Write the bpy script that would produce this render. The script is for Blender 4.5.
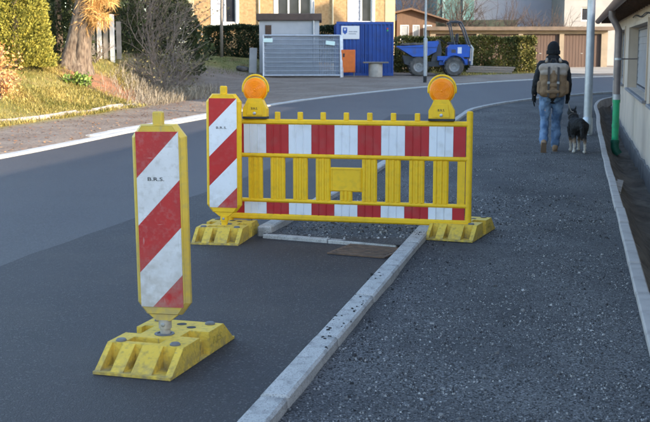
import bpy, bmesh, math, random
from mathutils import Vector, Matrix, noise
R = math.radians
rnd = random.Random(11)
S = bpy.context.scene
C = S.collection
for o in list(bpy.data.objects): bpy.data.objects.remove(o)

# ------------------------------------------------------------------ camera, sky, sun, exposure
EYE = 1.447
cam_data = bpy.data.cameras.new('camera')
cam_data.sensor_width = 36.0
cam_data.lens = 36.0 * 1057.0 / 650.0
cam_data.clip_start = 0.1
cam_data.clip_end = 2000.0
cam = bpy.data.objects.new('camera', cam_data)
C.objects.link(cam)
cam.location = (0, 0, EYE)
cam.rotation_euler = (R(90) - math.atan(145 / 1057.0), 0, 0)
cam_data.dof.use_dof = True
cam_data.dof.focus_distance = 7.5
cam_data.dof.aperture_fstop = 9.0
S.camera = cam

SUN_EL, SUN_DX, SUN_DY = R(16.5), 0.80, -0.60        # horizontal direction TOWARDS the sun (right and behind)
world = bpy.data.worlds.new('World')
S.world = world
world.use_nodes = True
wn = world.node_tree
sky = wn.nodes.new('ShaderNodeTexSky')
sky.sky_type = 'NISHITA'
sky.sun_disc = False
sky.sun_elevation = SUN_EL
sky.sun_rotation = math.atan2(SUN_DX, SUN_DY)
sky.air_density = 1.0
sky.dust_density = 0.8
sky.ozone_density = 1.2
wn.links.new(sky.outputs[0], wn.nodes['Background'].inputs[0])
wn.nodes['Background'].inputs[1].default_value = 0.15
sun_data = bpy.data.lights.new('sun', 'SUN')
sun_data.energy = 2.3
sun_data.angle = R(0.55)
sun_data.color = (1.0, 0.84, 0.63)
sun = bpy.data.objects.new('sun', sun_data)
C.objects.link(sun)
sd = Vector((SUN_DX, SUN_DY, math.tan(SUN_EL) * math.hypot(SUN_DX, SUN_DY)))
sun.rotation_euler = sd.to_track_quat('Z', 'Y').to_euler()
sun.location = (30, -20, 30)
S.view_settings.view_transform = 'Standard'
S.view_settings.look = 'None'
S.view_settings.gamma = 1.0
S.view_settings.exposure = 2.15
S.view_settings.use_curve_mapping = False

# ------------------------------------------------------------------ helpers
def smooth(a, b, x):
    if a == b: return 0.0 if x < a else 1.0
    t = max(0.0, min(1.0, (x - a) / (b - a)))
    return t * t * (3 - 2 * t)

def lerp(a, b, t): return a + (b - a) * t

def tag(o, label=None, cat=None, group=None, kind=None):
    if label: o['label'] = label
    if cat: o['category'] = cat
    if group: o['group'] = group
    if kind: o['kind'] = kind
    return o

def empty(name, loc=(0, 0, 0), rz=0.0, rx=0.0):
    o = bpy.data.objects.new(name, None)
    o.empty_display_size = 0.1
    o.location = loc
    o.rotation_euler = (rx, 0, rz)
    C.objects.link(o)
    return o

class MB:
    """collects faces, builds ONE mesh object"""
    def __init__(s):
        s.v = []; s.f = []; s.m = []; s.M = Matrix.Identity(4); s.r = None
    def add(s, vs, fs, mi=0):
        n = len(s.v)
        s.v += [tuple(s.M @ Vector(p)) for p in vs]
        s.f += [tuple(i + n for i in f) for f in fs]
        s.m += [mi] * len(fs)
        return s
    def box(s, x0, x1, y0, y1, z0, z1, mi=0):
        return s.add([(x0,y0,z0),(x1,y0,z0),(x1,y1,z0),(x0,y1,z0),(x0,y0,z1),(x1,y0,z1),(x1,y1,z1),(x0,y1,z1)],
                     [(3,2,1,0),(4,5,6,7),(0,1,5,4),(1,2,6,5),(2,3,7,6),(3,0,4,7)], mi)
    def bbox(s, x0, x1, y0, y1, z0, z1, b=0.01, mi=0):
        """box with chamfered edges"""
        bm = bmesh.new()
        bmesh.ops.create_cube(bm, size=1.0)
        for v in bm.verts:
            v.co = Vector((lerp(x0,x1,v.co.x+.5), lerp(y0,y1,v.co.y+.5), lerp(z0,z1,v.co.z+.5)))
        bmesh.ops.bevel(bm, geom=bm.edges[:], offset=b, segments=1, affect='EDGES', profile=0.5)
        return s.bm(bm, mi)
    def bm(s, bm, mi=0):
        bm.verts.index_update()
        s.add([v.co.copy() for v in bm.verts], [tuple(v.index for v in f.verts) for f in bm.faces], mi)
        bm.free()
        return s
    def prism(s, poly, a, b, axis='y', mi=0):
        """extrude a 2D polygon (x,z)->y, (x,y)->z or (y,z)->x"""
        n = len(poly)
        def P(p, t):
            return {'y': (p[0], t, p[1]), 'z': (p[0], p[1], t), 'x': (t, p[0], p[1])}[axis]
        vs = [P(p, a) for p in poly] + [P(p, b) for p in poly]
        fs = [tuple(range(n))[::-1], tuple(range(n, 2*n))] + [(i, (i+1) % n, n + (i+1) % n, n + i) for i in range(n)]
        return s.add(vs, fs, mi)
    def tube(s, pts, rad, n=8, mi=0, cap=True):
        pts = [Vector(p) for p in pts]
        if not hasattr(rad, '__len__'): rad = [rad] * len(pts)
        vs, fs = [], []
        ref = None
        for i, p in enumerate(pts):
            t = (pts[min(i+1, len(pts)-1)] - pts[max(i-1, 0)])
            if t.length < 1e-9: t = Vector((0,0,1))
            t.normalize()
            if ref is None:
                ref = t.orthogonal().normalized()
            else:
                ref = (ref - t * ref.dot(t))
                ref = ref.normalized() if ref.length > 1e-6 else t.orthogonal().normalized()
            b = t.cross(ref)
            for k in range(n):
                a = 2 * math.pi * k / n
                vs.append(p + (ref * math.cos(a) + b * math.sin(a)) * rad[i])
        for i in range(len(pts) - 1):
            for k in range(n):
                fs.append((i*n+k, i*n+(k+1) % n, (i+1)*n+(k+1) % n, (i+1)*n+k))
        if cap:
            fs.append(tuple(range(n))[::-1])
            fs.append(tuple(range((len(pts)-1)*n, len(pts)*n)))
        return s.add(vs, fs, mi)
    def lathe(s, prof, n=24, mi=0, M=None, cap=True):
        """profile of (r, z) turned about z, then moved by M"""
        M = M or Matrix.Identity(4)
        vs, fs = [], []
        for r, z in prof:
            for k in range(n):
                a = 2*math.pi*k/n
                vs.append(M @ Vector((r*math.cos(a), r*math.sin(a), z)))
        for i in range(len(prof)-1):
            for k in range(n):
                fs.append((i*n+k, i*n+(k+1) % n, (i+1)*n+(k+1) % n, (i+1)*n+k))
        if cap:
            fs.append(tuple(range(n))[::-1])
            fs.append(tuple(range((len(prof)-1)*n, len(prof)*n)))
        return s.add(vs, fs, mi)
    def build(s, name, mats, parent=None, sm=False, rn=None):
        me = bpy.data.meshes.new(name)
        me.from_pydata([tuple(p) for p in s.v], [], s.f)
        if not isinstance(mats, (list, tuple)): mats = [mats]
        for m in mats: me.materials.append(m)
        if len(mats) > 1: me.polygons.foreach_set('material_index', s.m)
        if rn is not None:
            at = me.attributes.new('rnd', 'FLOAT', 'FACE')
            at.data.foreach_set('value', rn)
        if sm:
            me.shade_smooth() if hasattr(me, 'shade_smooth') else None
            if sm == 'auto': me.set_sharp_from_angle(angle=R(35))
        me.update()
        o = bpy.data.objects.new(name, me)
        C.objects.link(o)
        if parent: o.parent = parent
        return o

def copy_tree(o, parent=None):
    c = o.copy()
    C.objects.link(c)
    c.parent = parent
    for ch in [x for x in bpy.data.objects if x.parent == o]:
        copy_tree(ch, c)
    return c

def text_mesh(name, body, size, mat, parent, M, extrude=0.0008):
    cu = bpy.data.curves.new('lettering', 'FONT')
    cu.body = body; cu.size = size; cu.align_x = 'CENTER'; cu.align_y = 'CENTER'; cu.extrude = extrude
    cu.resolution_u = 3
    t = bpy.data.objects.new('lettering_source', cu)
    C.objects.link(t)
    dg = bpy.context.evaluated_depsgraph_get()
    me = bpy.data.meshes.new_from_object(t.evaluated_get(dg))
    bpy.data.objects.remove(t)
    bpy.data.curves.remove(cu)
    me.transform(M)
    me.materials.clear()
    me.materials.append(mat)
    o = bpy.data.objects.new(name, me)
    C.objects.link(o)
    o.parent = parent
    return o
STAND = Matrix.Rotation(R(90), 4, 'X')          # text in the xz plane facing -y

def fold_tex(size):
    t = bpy.data.textures.new('folds', 'CLOUDS'); t.noise_scale = size; t.noise_depth = 2
    return t
FOLD = fold_tex(0.085); FUR = fold_tex(0.03)
def organic(name, prims, mat, parent, voxel=0.014, it=6, sm=0.5, fold=0.0, tex=None):
    """one continuous surface grown round tapered limbs: prims are (p0, r0, p1, r1, (sx, sy, sz) or None)"""
    mb = MB()
    for pr in prims:
        p0, r0, p1, r1 = Vector(pr[0]), pr[1], Vector(pr[2]), pr[3]
        sc = pr[4] if len(pr) > 4 else (1, 1, 1)
        ax = p1 - p0
        L = ax.length
        q = ax.to_track_quat('Z', 'Y') if L > 1e-6 else None
        n = 16
        rings = [(-r0, 0.02 * r0)] + [(-r0*math.cos(R(a)), r0*math.sin(R(a))) for a in (25, 50, 75)] + \
                [(L*t, lerp(r0, r1, t)) for t in (0, .33, .66, 1)] + [(L + r1*math.sin(R(a)), r1*math.cos(R(a))) for a in (20, 45, 70)] + [(L + r1, 0.02*r1)]
        vs, fs = [], []
        for z, r in rings:
            for k in range(n):
                a = 2*math.pi*k/n
                w = Vector((r*math.cos(a), r*math.sin(a), z))
                if q: w = q @ w
                vs.append((p0.x + w.x*sc[0], p0.y + w.y*sc[1], p0.z + w.z*sc[2]) if sc != (1,1,1) else p0 + w)
        for i in range(len(rings)-1):
            for k in range(n):
                fs.append((i*n+k, i*n+(k+1) % n, (i+1)*n+(k+1) % n, (i+1)*n+k))
        fs.append(tuple(range(n))[::-1]); fs.append(tuple(range((len(rings)-1)*n, len(rings)*n)))
        mb.add(vs, fs)
    o = mb.build(name, mat, parent)
    m = o.modifiers.new('remesh', 'REMESH'); m.mode = 'VOXEL'; m.voxel_size = voxel; m.use_smooth_shade = True
    k = o.modifiers.new('smooth', 'SMOOTH'); k.factor = sm; k.iterations = it
    if fold:
        d = o.modifiers.new('folds', 'DISPLACE'); d.texture = tex or FOLD; d.strength = fold; d.mid_level = 0.5
    return o

# ------------------------------------------------------------------ materials
MATS = {}
def pm(name, c1, c2=None, scale=4.0, rough=0.7, metal=0.0, bump=0.0, bscale=60.0, dirt=None, damt=0.5, dscale=3.0,
       spec=0.4, attr=False, bevel=0.0, rough2=None, contrast=(0.35, 0.65), detail=4.0, fleck=None, fscale=90.0, famt=0.1, stretch=None, trans=0.0, fleck2=None, f2scale=200.0, f2amt=0.1, scratch=None, splash=None, splash_z=0.35, big=None, bigscale=0.4, bigamt=0.5, bigstretch=(1, 1, 1)):
    if name in MATS: return MATS[name]
    m = bpy.data.materials.new(name); m.use_nodes = True
    nt = m.node_tree; N = nt.nodes; L = nt.links
    b = N['Principled BSDF']
    b.inputs['Roughness'].default_value = rough
    b.inputs['Metallic'].default_value = metal
    b.inputs['Specular IOR Level'].default_value = spec
    if trans: b.inputs['Transmission Weight'].default_value = trans
    tc = N.new('ShaderNodeTexCoord')
    co = tc.outputs['Object']
    if stretch:
        mp = N.new('ShaderNodeMapping'); mp.inputs['Scale'].default_value = stretch
        L.new(co, mp.inputs[0]); co = mp.outputs[0]
    def nz(sc, det=detail, lo=0.35, hi=0.65):
        n = N.new('ShaderNodeTexNoise'); n.inputs['Scale'].default_value = sc; n.inputs['Detail'].default_value = det
        L.new(co, n.inputs['Vector'])
        r = N.new('ShaderNodeMapRange'); r.inputs[1].default_value = lo; r.inputs[2].default_value = hi
        L.new(n.outputs[0], r.inputs[0])
        return r.outputs[0], n.outputs[0]
    def mix(a, bb, fac):
        x = N.new('ShaderNodeMix'); x.data_type = 'RGBA'
        for i, val in ((6, a), (7, bb)):
            if isinstance(val, tuple): x.inputs[i].default_value = (*val, 1)
            else: L.new(val, x.inputs[i])
        if isinstance(fac, float): x.inputs[0].default_value = fac
        else: L.new(fac, x.inputs[0])
        return x.outputs[2]
    col = tuple(c1)
    if c2:
        if attr:
            a = N.new('ShaderNodeAttribute'); a.attribute_name = 'rnd'
            col = mix(col, tuple(c2), a.outputs['Fac'])
        else:
            col = mix(col, tuple(c2), nz(scale, lo=contrast[0], hi=contrast[1])[0])
    if fleck:
        v = N.new('ShaderNodeTexVoronoi'); v.inputs['Scale'].default_value = fscale
        L.new(co, v.inputs['Vector'])
        sep = N.new('ShaderNodeSeparateColor'); L.new(v.outputs['Color'], sep.inputs[0])
        g = N.new('ShaderNodeMath'); g.operation = 'GREATER_THAN'; g.inputs[1].default_value = 1 - famt
        L.new(sep.outputs[0], g.inputs[0])
        col = mix(col, tuple(fleck), g.outputs[0])
    if fleck2:
        v = N.new('ShaderNodeTexVoronoi'); v.inputs['Scale'].default_value = f2scale
        L.new(co, v.inputs['Vector'])
        sep = N.new('ShaderNodeSeparateColor'); L.new(v.outputs['Color'], sep.inputs[0])
        g = N.new('ShaderNodeMath'); g.operation = 'GREATER_THAN'; g.inputs[1].default_value = 1 - f2amt
        L.new(sep.outputs[1], g.inputs[0])
        col = mix(col, tuple(fleck2), g.outputs[0])
    if big:
        mp = N.new('ShaderNodeMapping'); mp.inputs['Scale'].default_value = bigstretch; mp.inputs['Rotation'].default_value = (0, 0, R(13))
        L.new(co, mp.inputs[0])
        n = N.new('ShaderNodeTexNoise'); n.inputs['Scale'].default_value = bigscale; n.inputs['Detail'].default_value = 5
        L.new(mp.outputs[0], n.inputs['Vector'])
        r = N.new('ShaderNodeMapRange'); r.inputs[1].default_value = 0.42; r.inputs[2].default_value = 0.66; r.inputs[4].default_value = bigamt
        L.new(n.outputs[0], r.inputs[0])
        col = mix(col, tuple(big), r.outputs[0])
    if scratch:
        for k, sc3 in enumerate(((60, 60, 7), (9, 9, 70))):
            mp = N.new('ShaderNodeMapping'); mp.inputs['Scale'].default_value = sc3; mp.inputs['Rotation'].default_value = (0, R(38 if k == 0 else 24), 0)
            L.new(co, mp.inputs[0])
            n = N.new('ShaderNodeTexNoise'); n.inputs['Scale'].default_value = 1.0; n.inputs['Detail'].default_value = 3
            L.new(mp.outputs[0], n.inputs['Vector'])
            r = N.new('ShaderNodeMapRange'); r.inputs[1].default_value = 0.68; r.inputs[2].default_value = 0.75; r.inputs[4].default_value = 0.6
            L.new(n.outputs[0], r.inputs[0])
            col = mix(col, tuple(scratch), r.outputs[0])
    if splash:
        sx = N.new('ShaderNodeSeparateXYZ'); L.new(tc.outputs['Object'], sx.inputs[0])
        zr = N.new('ShaderNodeMapRange'); zr.inputs[1].default_value = splash_z; zr.inputs[2].default_value = 0.0; zr.inputs[4].default_value = 0.8
        L.new(sx.outputs['Z'], zr.inputs[0])
        f = nz(22, 8.0, 0.35, 0.62)[0]
        k = N.new('ShaderNodeMath'); k.operation = 'MULTIPLY'; L.new(f, k.inputs[0]); L.new(zr.outputs[0], k.inputs[1])
        col = mix(col, tuple(splash), k.outputs[0])
    if dirt:
        f = nz(dscale, 8.0, 0.5, 0.72)[0]
        k = N.new('ShaderNodeMath'); k.operation = 'MULTIPLY'; k.inputs[1].default_value = damt
        L.new(f, k.inputs[0])
        col = mix(col, tuple(dirt), k.outputs[0])
    if isinstance(col, tuple): b.inputs['Base Color'].default_value = (*col, 1)
    else: L.new(col, b.inputs['Base Color'])
    if rough2 is not None:
        f = nz(dscale*1.7, 6.0)[0]
        r = N.new('ShaderNodeMapRange'); r.inputs[3].default_value = rough; r.inputs[4].default_value = rough2
        L.new(f, r.inputs[0]); L.new(r.outputs[0], b.inputs['Roughness'])
    nrm = None
    if bevel:
        bv = N.new('ShaderNodeBevel'); bv.samples = 4; bv.inputs['Radius'].default_value = bevel
        nrm = bv.outputs[0]
    if bump:
        bp = N.new('ShaderNodeBump'); bp.inputs['Strength'].default_value = bump; bp.inputs['Distance'].default_value = 0.02
        L.new(nz(bscale, 6.0)[1], bp.inputs['Height'])
        if nrm: L.new(nrm, bp.inputs['Normal'])
        nrm = bp.outputs[0]
    if nrm: L.new(nrm, b.inputs['Normal'])
    MATS[name] = m
    return m

YEL = pm('yellow plastic', (0.84, 0.50, 0.010), (0.76, 0.45, 0.010), scale=3, rough=0.42, bump=0.05, bscale=120, dirt=(0.42, 0.27, 0.03), damt=0.3, dscale=22, bevel=0.004, rough2=0.6)
YELW = pm('worn yellow plastic', (0.64, 0.44, 0.06), (0.58, 0.38, 0.045), scale=5, rough=0.5, bump=0.08, bscale=90, dirt=(0.34, 0.27, 0.12), damt=0.5, dscale=24, bevel=0.004, scratch=(0.36, 0.31, 0.22), splash=(0.32, 0.26, 0.15), splash_z=0.5)
YELF = pm('dirty yellow rubber', (0.72, 0.48, 0.06), (0.64, 0.42, 0.05), scale=9, rough=0.7, bump=0.25, bscale=70, scratch=(0.20, 0.17, 0.12), splash=(0.20, 0.16, 0.10), splash_z=0.09, dirt=(0.20, 0.15, 0.06), damt=0.5, dscale=40, bevel=0.006)
RED = pm('red reflective sheeting', (0.50, 0.018, 0.02), (0.42, 0.015, 0.018), scale=6, rough=0.38, dirt=(0.40, 0.10, 0.10), damt=0.2, dscale=30, splash=(0.35, 0.25, 0.22), splash_z=0.35)
WHITE = pm('white reflective sheeting', (0.74, 0.75, 0.78), (0.68, 0.69, 0.73), scale=6, rough=0.38, dirt=(0.50, 0.49, 0.48), damt=0.35, dscale=30, splash=(0.40, 0.36, 0.32), splash_z=0.35)
REDW = pm('scratched red sheeting', (0.46, 0.022, 0.022), (0.38, 0.03, 0.03), scale=9, rough=0.5, bump=0.08, bscale=40, dirt=(0.40, 0.16, 0.15), damt=0.35, dscale=40, scratch=(0.55, 0.36, 0.33), splash=(0.30, 0.23, 0.19), splash_z=0.5)
WHITEW = pm('scratched white sheeting', (0.66, 0.65, 0.66), (0.56, 0.55, 0.55), scale=7, rough=0.5, bump=0.08, bscale=40, dirt=(0.38, 0.36, 0.33), damt=0.5, dscale=34, scratch=(0.34, 0.32, 0.30), splash=(0.33, 0.28, 0.22), splash_z=0.55)
REDF = pm('red fence film', (0.44, 0.012, 0.02), (0.36, 0.012, 0.016), scale=3, rough=0.45, dirt=(0.30, 0.10, 0.09), damt=0.3, dscale=9, bevel=0.003)
WHITEF = pm('white fence film', (0.70, 0.72, 0.77), (0.63, 0.65, 0.70), scale=3, rough=0.45, dirt=(0.40, 0.38, 0.35), damt=0.4, dscale=9, bevel=0.003)
BLACK = pm('black print', (0.03, 0.03, 0.035), rough=0.6)
RUBBER = pm('black rubber', (0.025, 0.025, 0.027), (0.05, 0.048, 0.045), scale=8, rough=0.8)
STEEL = pm('galvanised steel', (0.52, 0.54, 0.57), (0.44, 0.46, 0.49), scale=7, rough=0.45, metal=0.6, dirt=(0.32, 0.31, 0.30), damt=0.4, dscale=6)
STEELD = pm('dull steel', (0.34, 0.34, 0.34), (0.26, 0.26, 0.26), scale=20, rough=0.5, metal=0.7)
AMBER = pm('amber lens', (0.95, 0.27, 0.003), (0.88, 0.22, 0.002), scale=20, rough=0.3, spec=0.3)
ASPH = pm('asphalt', (0.037, 0.033, 0.041), (0.051, 0.046, 0.054), scale=0.6, rough=0.58, bump=0.7, bscale=170, fleck=(0.105, 0.10, 0.105), fscale=120, famt=0.13, fleck2=(0.016, 0.016, 0.018), f2scale=150, f2amt=0.22, contrast=(0.3, 0.7), big=(0.066, 0.062, 0.066), bigscale=0.5, bigamt=0.6, bigstretch=(1, 0.12, 1), dirt=(0.075, 0.068, 0.062), damt=0.3, dscale=0.5, spec=0.5)
ASPHN = pm('fresh asphalt', (0.018, 0.0155, 0.022), (0.026, 0.0225, 0.030), scale=2.2, rough=0.62, bump=1.0, bscale=140, fleck=(0.10, 0.095, 0.10), fscale=115, famt=0.10, fleck2=(0.010, 0.010, 0.011), f2scale=135, f2amt=0.25, big=(0.036, 0.031, 0.038), bigscale=0.7, bigamt=0.6, bigstretch=(1, 0.2, 1), dirt=(0.075, 0.062, 0.050), damt=0.3, dscale=1.1, spec=0.45)
GRAVEL = pm('crushed stone', (0.088, 0.083, 0.082), (0.13, 0.123, 0.12), scale=2.0, rough=0.9, bump=1.0, bscale=110, fleck=(0.24, 0.23, 0.23), fscale=150, famt=0.17, fleck2=(0.022, 0.021, 0.022), f2scale=120, f2amt=0.22, big=(0.035, 0.033, 0.036), bigscale=0.9, bigamt=0.75, bigstretch=(1, 0.5, 1), contrast=(0.3, 0.7), dirt=(0.045, 0.043, 0.047), damt=0.6, dscale=1.1)
STONE = pm('gravel stone', (0.036, 0.034, 0.036), (0.46, 0.44, 0.42), rough=0.85, attr=True)
CRUMB = pm('asphalt crumb', (0.02, 0.02, 0.022), (0.045, 0.043, 0.042), rough=0.85, attr=True)
KERB = pm('granite kerb', (0.47, 0.44, 0.405), (0.38, 0.36, 0.33), scale=3.5, rough=0.8, bump=0.3, bscale=90, fleck=(0.27, 0.25, 0.235), fscale=190, famt=0.2, dirt=(0.12, 0.115, 0.11), damt=0.75, dscale=8, bevel=0.006, rough2=0.9)
EDGING = pm('concrete edging', (0.44, 0.385, 0.35), (0.36, 0.32, 0.29), scale=5, rough=0.85, bump=0.3, bscale=120, dirt=(0.15, 0.13, 0.115), damt=0.6, dscale=4, bevel=0.006)
SOIL = pm('dug soil', (0.085, 0.065, 0.05), (0.17, 0.135, 0.105), scale=3, rough=0.95, bump=1.0, bscale=25, dirt=(0.04, 0.034, 0.03), damt=0.7, dscale=9)
CONC = pm('concrete', (0.40, 0.40, 0.40), (0.33, 0.33, 0.33), scale=2, rough=0.85, bump=0.2, bscale=40, dirt=(0.22, 0.21, 0.2), damt=0.5, dscale=2)
CREAM = pm('cream plaster', (0.60, 0.485, 0.385), (0.53, 0.43, 0.345), scale=1.5, rough=0.9, bump=0.25, bscale=70, dirt=(0.40, 0.33, 0.26), damt=0.5, dscale=1.6)
SILLM = pm('grey sill', (0.24, 0.23, 0.24), (0.20, 0.19, 0.2), scale=6, rough=0.7)
PLINTH = pm('grey plinth', (0.20, 0.185, 0.175), (0.13, 0.12, 0.115), scale=4, rough=0.9, bump=0.6, bscale=20, dirt=(0.10, 0.09, 0.085), damt=0.7, dscale=3)
COPPER = pm('brown metal gutter', (0.34, 0.20, 0.135), (0.26, 0.155, 0.11), scale=6, rough=0.45, metal=0.3, dirt=(0.09, 0.065, 0.05), damt=0.5)
ZINC = pm('zinc pipe', (0.25, 0.205, 0.195), (0.19, 0.155, 0.15), scale=5, rough=0.45, metal=0.4)
GREENP = pm('green plastic pipe', (0.015, 0.40, 0.17), (0.015, 0.34, 0.14), scale=8, rough=0.4, dirt=(0.06, 0.14, 0.09), damt=0.5, dscale=9)
GREENF = pm('dark green fitting', (0.012, 0.13, 0.075), (0.012, 0.10, 0.06), scale=8, rough=0.45)
TILE = pm('roof tile', (0.16, 0.075, 0.055), (0.11, 0.06, 0.05), scale=5, rough=0.8)
BLUEC = pm('blue container paint', (0.012, 0.075, 0.34), (0.01, 0.06, 0.28), scale=2, rough=0.42, dirt=(0.02, 0.05, 0.16), damt=0.5, dscale=3)
BLUED = pm('blue machine paint', (0.012, 0.11, 0.52), (0.01, 0.085, 0.42), scale=3, rough=0.35, dirt=(0.05, 0.07, 0.13), damt=0.5, dscale=4)
GREYM = pm('dark grey metal', (0.06, 0.065, 0.075), (0.085, 0.09, 0.10), scale=5, rough=0.55)
TYRE = pm('tyre rubber', (0.07, 0.068, 0.066), (0.14, 0.13, 0.12), scale=6, rough=0.85)
RIM = pm('grey rim', (0.36, 0.36, 0.36), (0.24, 0.24, 0.24), scale=7, rough=0.6)
ORANGE = pm('orange box paint', (0.75, 0.17, 0.02), (0.66, 0.14, 0.018), scale=5, rough=0.45, dirt=(0.35, 0.12, 0.05), damt=0.4)
PLATE = pm('white plate', (0.78, 0.78, 0.78), rough=0.5)
TAGM = pm('pale plastic tag', (0.62, 0.78, 0.72), rough=0.5)
OCHRE = pm('ochre render', (0.47, 0.31, 0.155), (0.34, 0.21, 0.10), scale=7, rough=0.95, bump=0.9, bscale=14, dirt=(0.36, 0.26, 0.14), damt=0.5, dscale=5)
WTRIM = pm('white trim', (0.78, 0.77, 0.74), (0.72, 0.71, 0.68), scale=5, rough=0.6)
GLASS = pm('dark window glass', (0.018, 0.02, 0.026), (0.03, 0.033, 0.042), scale=2, rough=0.12, spec=0.3)
CURT = pm('lace curtain', (0.62, 0.63, 0.66), (0.28, 0.30, 0.36), scale=11, rough=0.8)
HUT = pm('pale grey plaster', (0.50, 0.52, 0.55), (0.44, 0.46, 0.49), scale=1.5, rough=0.9, bump=0.15, bscale=60, dirt=(0.30, 0.31, 0.33), damt=0.4, dscale=1.2)
BROOF = pm('brown roof edge', (0.12, 0.085, 0.07), (0.09, 0.065, 0.055), scale=4, rough=0.8)
WOODB = pm('brown wood', (0.15, 0.09, 0.06), (0.10, 0.065, 0.045), scale=4, rough=0.8, stretch=(6, 6, 0.6))
WOODG = pm('weathered grey wood', (0.27, 0.235, 0.20), (0.19, 0.165, 0.14), scale=5, rough=0.9, stretch=(8, 1, 8), bump=0.2, bscale=20)
GDOOR = pm('brown garage door', (0.095, 0.058, 0.045), (0.075, 0.047, 0.037), scale=2, rough=0.6, stretch=(9, 1, 0.5))
LILAC = pm('lilac render with painted shade', (0.33, 0.335, 0.39), (0.30, 0.305, 0.355), scale=0.6, rough=0.9)  # darkened so the sunlit far walls read as shaded
TEAL = pm('teal cladding', (0.065, 0.15, 0.155), (0.055, 0.13, 0.135), scale=0.9, rough=0.7)
WALLW = pm('off white render with painted shade', (0.30, 0.295, 0.29), (0.25, 0.245, 0.24), scale=0.8, rough=0.9, dirt=(0.40, 0.39, 0.37), damt=0.5, dscale=0.9)  # off white lowered to grey; the far house's shade is in this colour
APRON = pm('pale concrete apron', (0.34, 0.30, 0.25), (0.28, 0.25, 0.21), scale=1.2, rough=0.9, bump=0.2, bscale=30)
BARK = pm('rough bark', (0.24, 0.18, 0.13), (0.085, 0.06, 0.045), scale=11, rough=0.95, bump=1.0, bscale=18, stretch=(1.6, 1.6, 0.45), dirt=(0.30, 0.25, 0.19), damt=0.6, dscale=9)
TWIG = pm('bare twig', (0.25, 0.20, 0.165), (0.16, 0.13, 0.11), scale=9, rough=0.9)
TWIGG = pm('dry grey stalk', (0.24, 0.20, 0.15), (0.36, 0.31, 0.23), rough=0.9, attr=True)
L_THUJA = pm('golden conifer leaf', (0.14, 0.145, 0.02), (0.40, 0.34, 0.055), rough=0.75, attr=True)
L_DARK = pm('dark conifer leaf', (0.018, 0.035, 0.012), (0.07, 0.085, 0.025), rough=0.8, attr=True)
L_HEDGE = pm('hedge leaf', (0.055, 0.070, 0.018), (0.30, 0.26, 0.07), rough=0.75, attr=True)
L_HEDGE2 = pm('yew hedge leaf', (0.016, 0.032, 0.013), (0.055, 0.075, 0.03), rough=0.7, attr=True)
L_PINE = pm('orange dry needle', (0.52, 0.26, 0.06), (0.80, 0.52, 0.20), rough=0.7, attr=True)
L_PINED = pm('green pine needle', (0.02, 0.045, 0.02), (0.09, 0.11, 0.045), rough=0.7, attr=True)
L_ORANGE = pm('autumn leaf', (0.50, 0.20, 0.06), (0.72, 0.42, 0.18), rough=0.75, attr=True)
L_GREEN = pm('fresh green leaf', (0.07, 0.14, 0.02), (0.20, 0.26, 0.05), rough=0.6, attr=True)
L_SCRUB = pm('scrub leaf', (0.07, 0.065, 0.03), (0.22, 0.19, 0.09), rough=0.85, attr=True)
GRASS = pm('bank grass', (0.14, 0.145, 0.022), (0.56, 0.43, 0.14), rough=0.8, attr=True)

# ------------------------------------------------------------------ terrain
FK = [(-14.0,-30.0),(-9.0,-3.0),(-6.0,12.0),(-5.07,16.46),(-4.55,19.05),(-3.86,22.17),(-2.9,25.05),(-1.25,30.2),(0.79,34.4),(3.84,39.3),(8.13,44.4),(13.0,48.3),(20.0,52.0),(32.0,56.0),(70.0,62.0)]
def zt(y):
    if y < 14: return 0.0
    if y < 24: return 0.033*(y-14)**2/20
    if y < 60: return 0.033*(y-19)
    return 0.033*41 + 0.010*(y-60)
def catmull(P, k=6):
    out = []
    for i in range(len(P)-1):
        p0 = Vector(P[max(i-1,0)]); p1 = Vector(P[i]); p2 = Vector(P[i+1]); p3 = Vector(P[min(i+2,len(P)-1)])
        for j in range(k):
            t = j/k
            out.append(0.5*((2*p1)+(-p0+p2)*t+(2*p0-5*p1+4*p2-p3)*t*t+(-p0+3*p1-3*p2+p3)*t*t*t))
    out.append(Vector(P[-1]))
    return out
FKS = catmull(FK, 4)
def dleft(x, y):
    """distance to the left (garden side) of the far kerb line, negative on the road side"""
    best = 1e9; sg = 1
    for i in range(len(FKS)-1):
        a, b = FKS[i], FKS[i+1]
        dx, dy = b[0]-a[0], b[1]-a[1]
        t = max(0, min(1, ((x-a[0])*dx+(y-a[1])*dy)/(dx*dx+dy*dy)))
        ex, ey = x-a[0]-dx*t, y-a[1]-dy*t
        q = ex*ex+ey*ey
        if q < best:
            best = q; sg = 1 if dx*ey-dy*ex > 0 else -1
    return math.sqrt(best)*sg
def bankf(x, y):
    return smooth(-4.2, -6.0, x + 0.13*(y-30.0)) if y > 24 else 1.0
def bare(x, y):
    return max(math.exp(-((x+6.45)/1.2)**2-((y-30.3)/1.1)**2), math.exp(-((x+5.35)/.55)**2-((y-30.6)/1.3)**2))
def zg(x, y, d=None):
    if d is None: d = dleft(x, y)
    z = zt(y)
    if d > 0:
        z += 1.28*smooth(3.0, 7.2, d)*bankf(x, y)
        z += 0.80*smooth(9.0, 16.0, d)*(1-bankf(x, y))*smooth(1.5, -3.5, x)
        z += 0.03*noise.noise(Vector((x*0.7, y*0.7, 0)))*smooth(1.0, 3.0, d)
    return z

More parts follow.
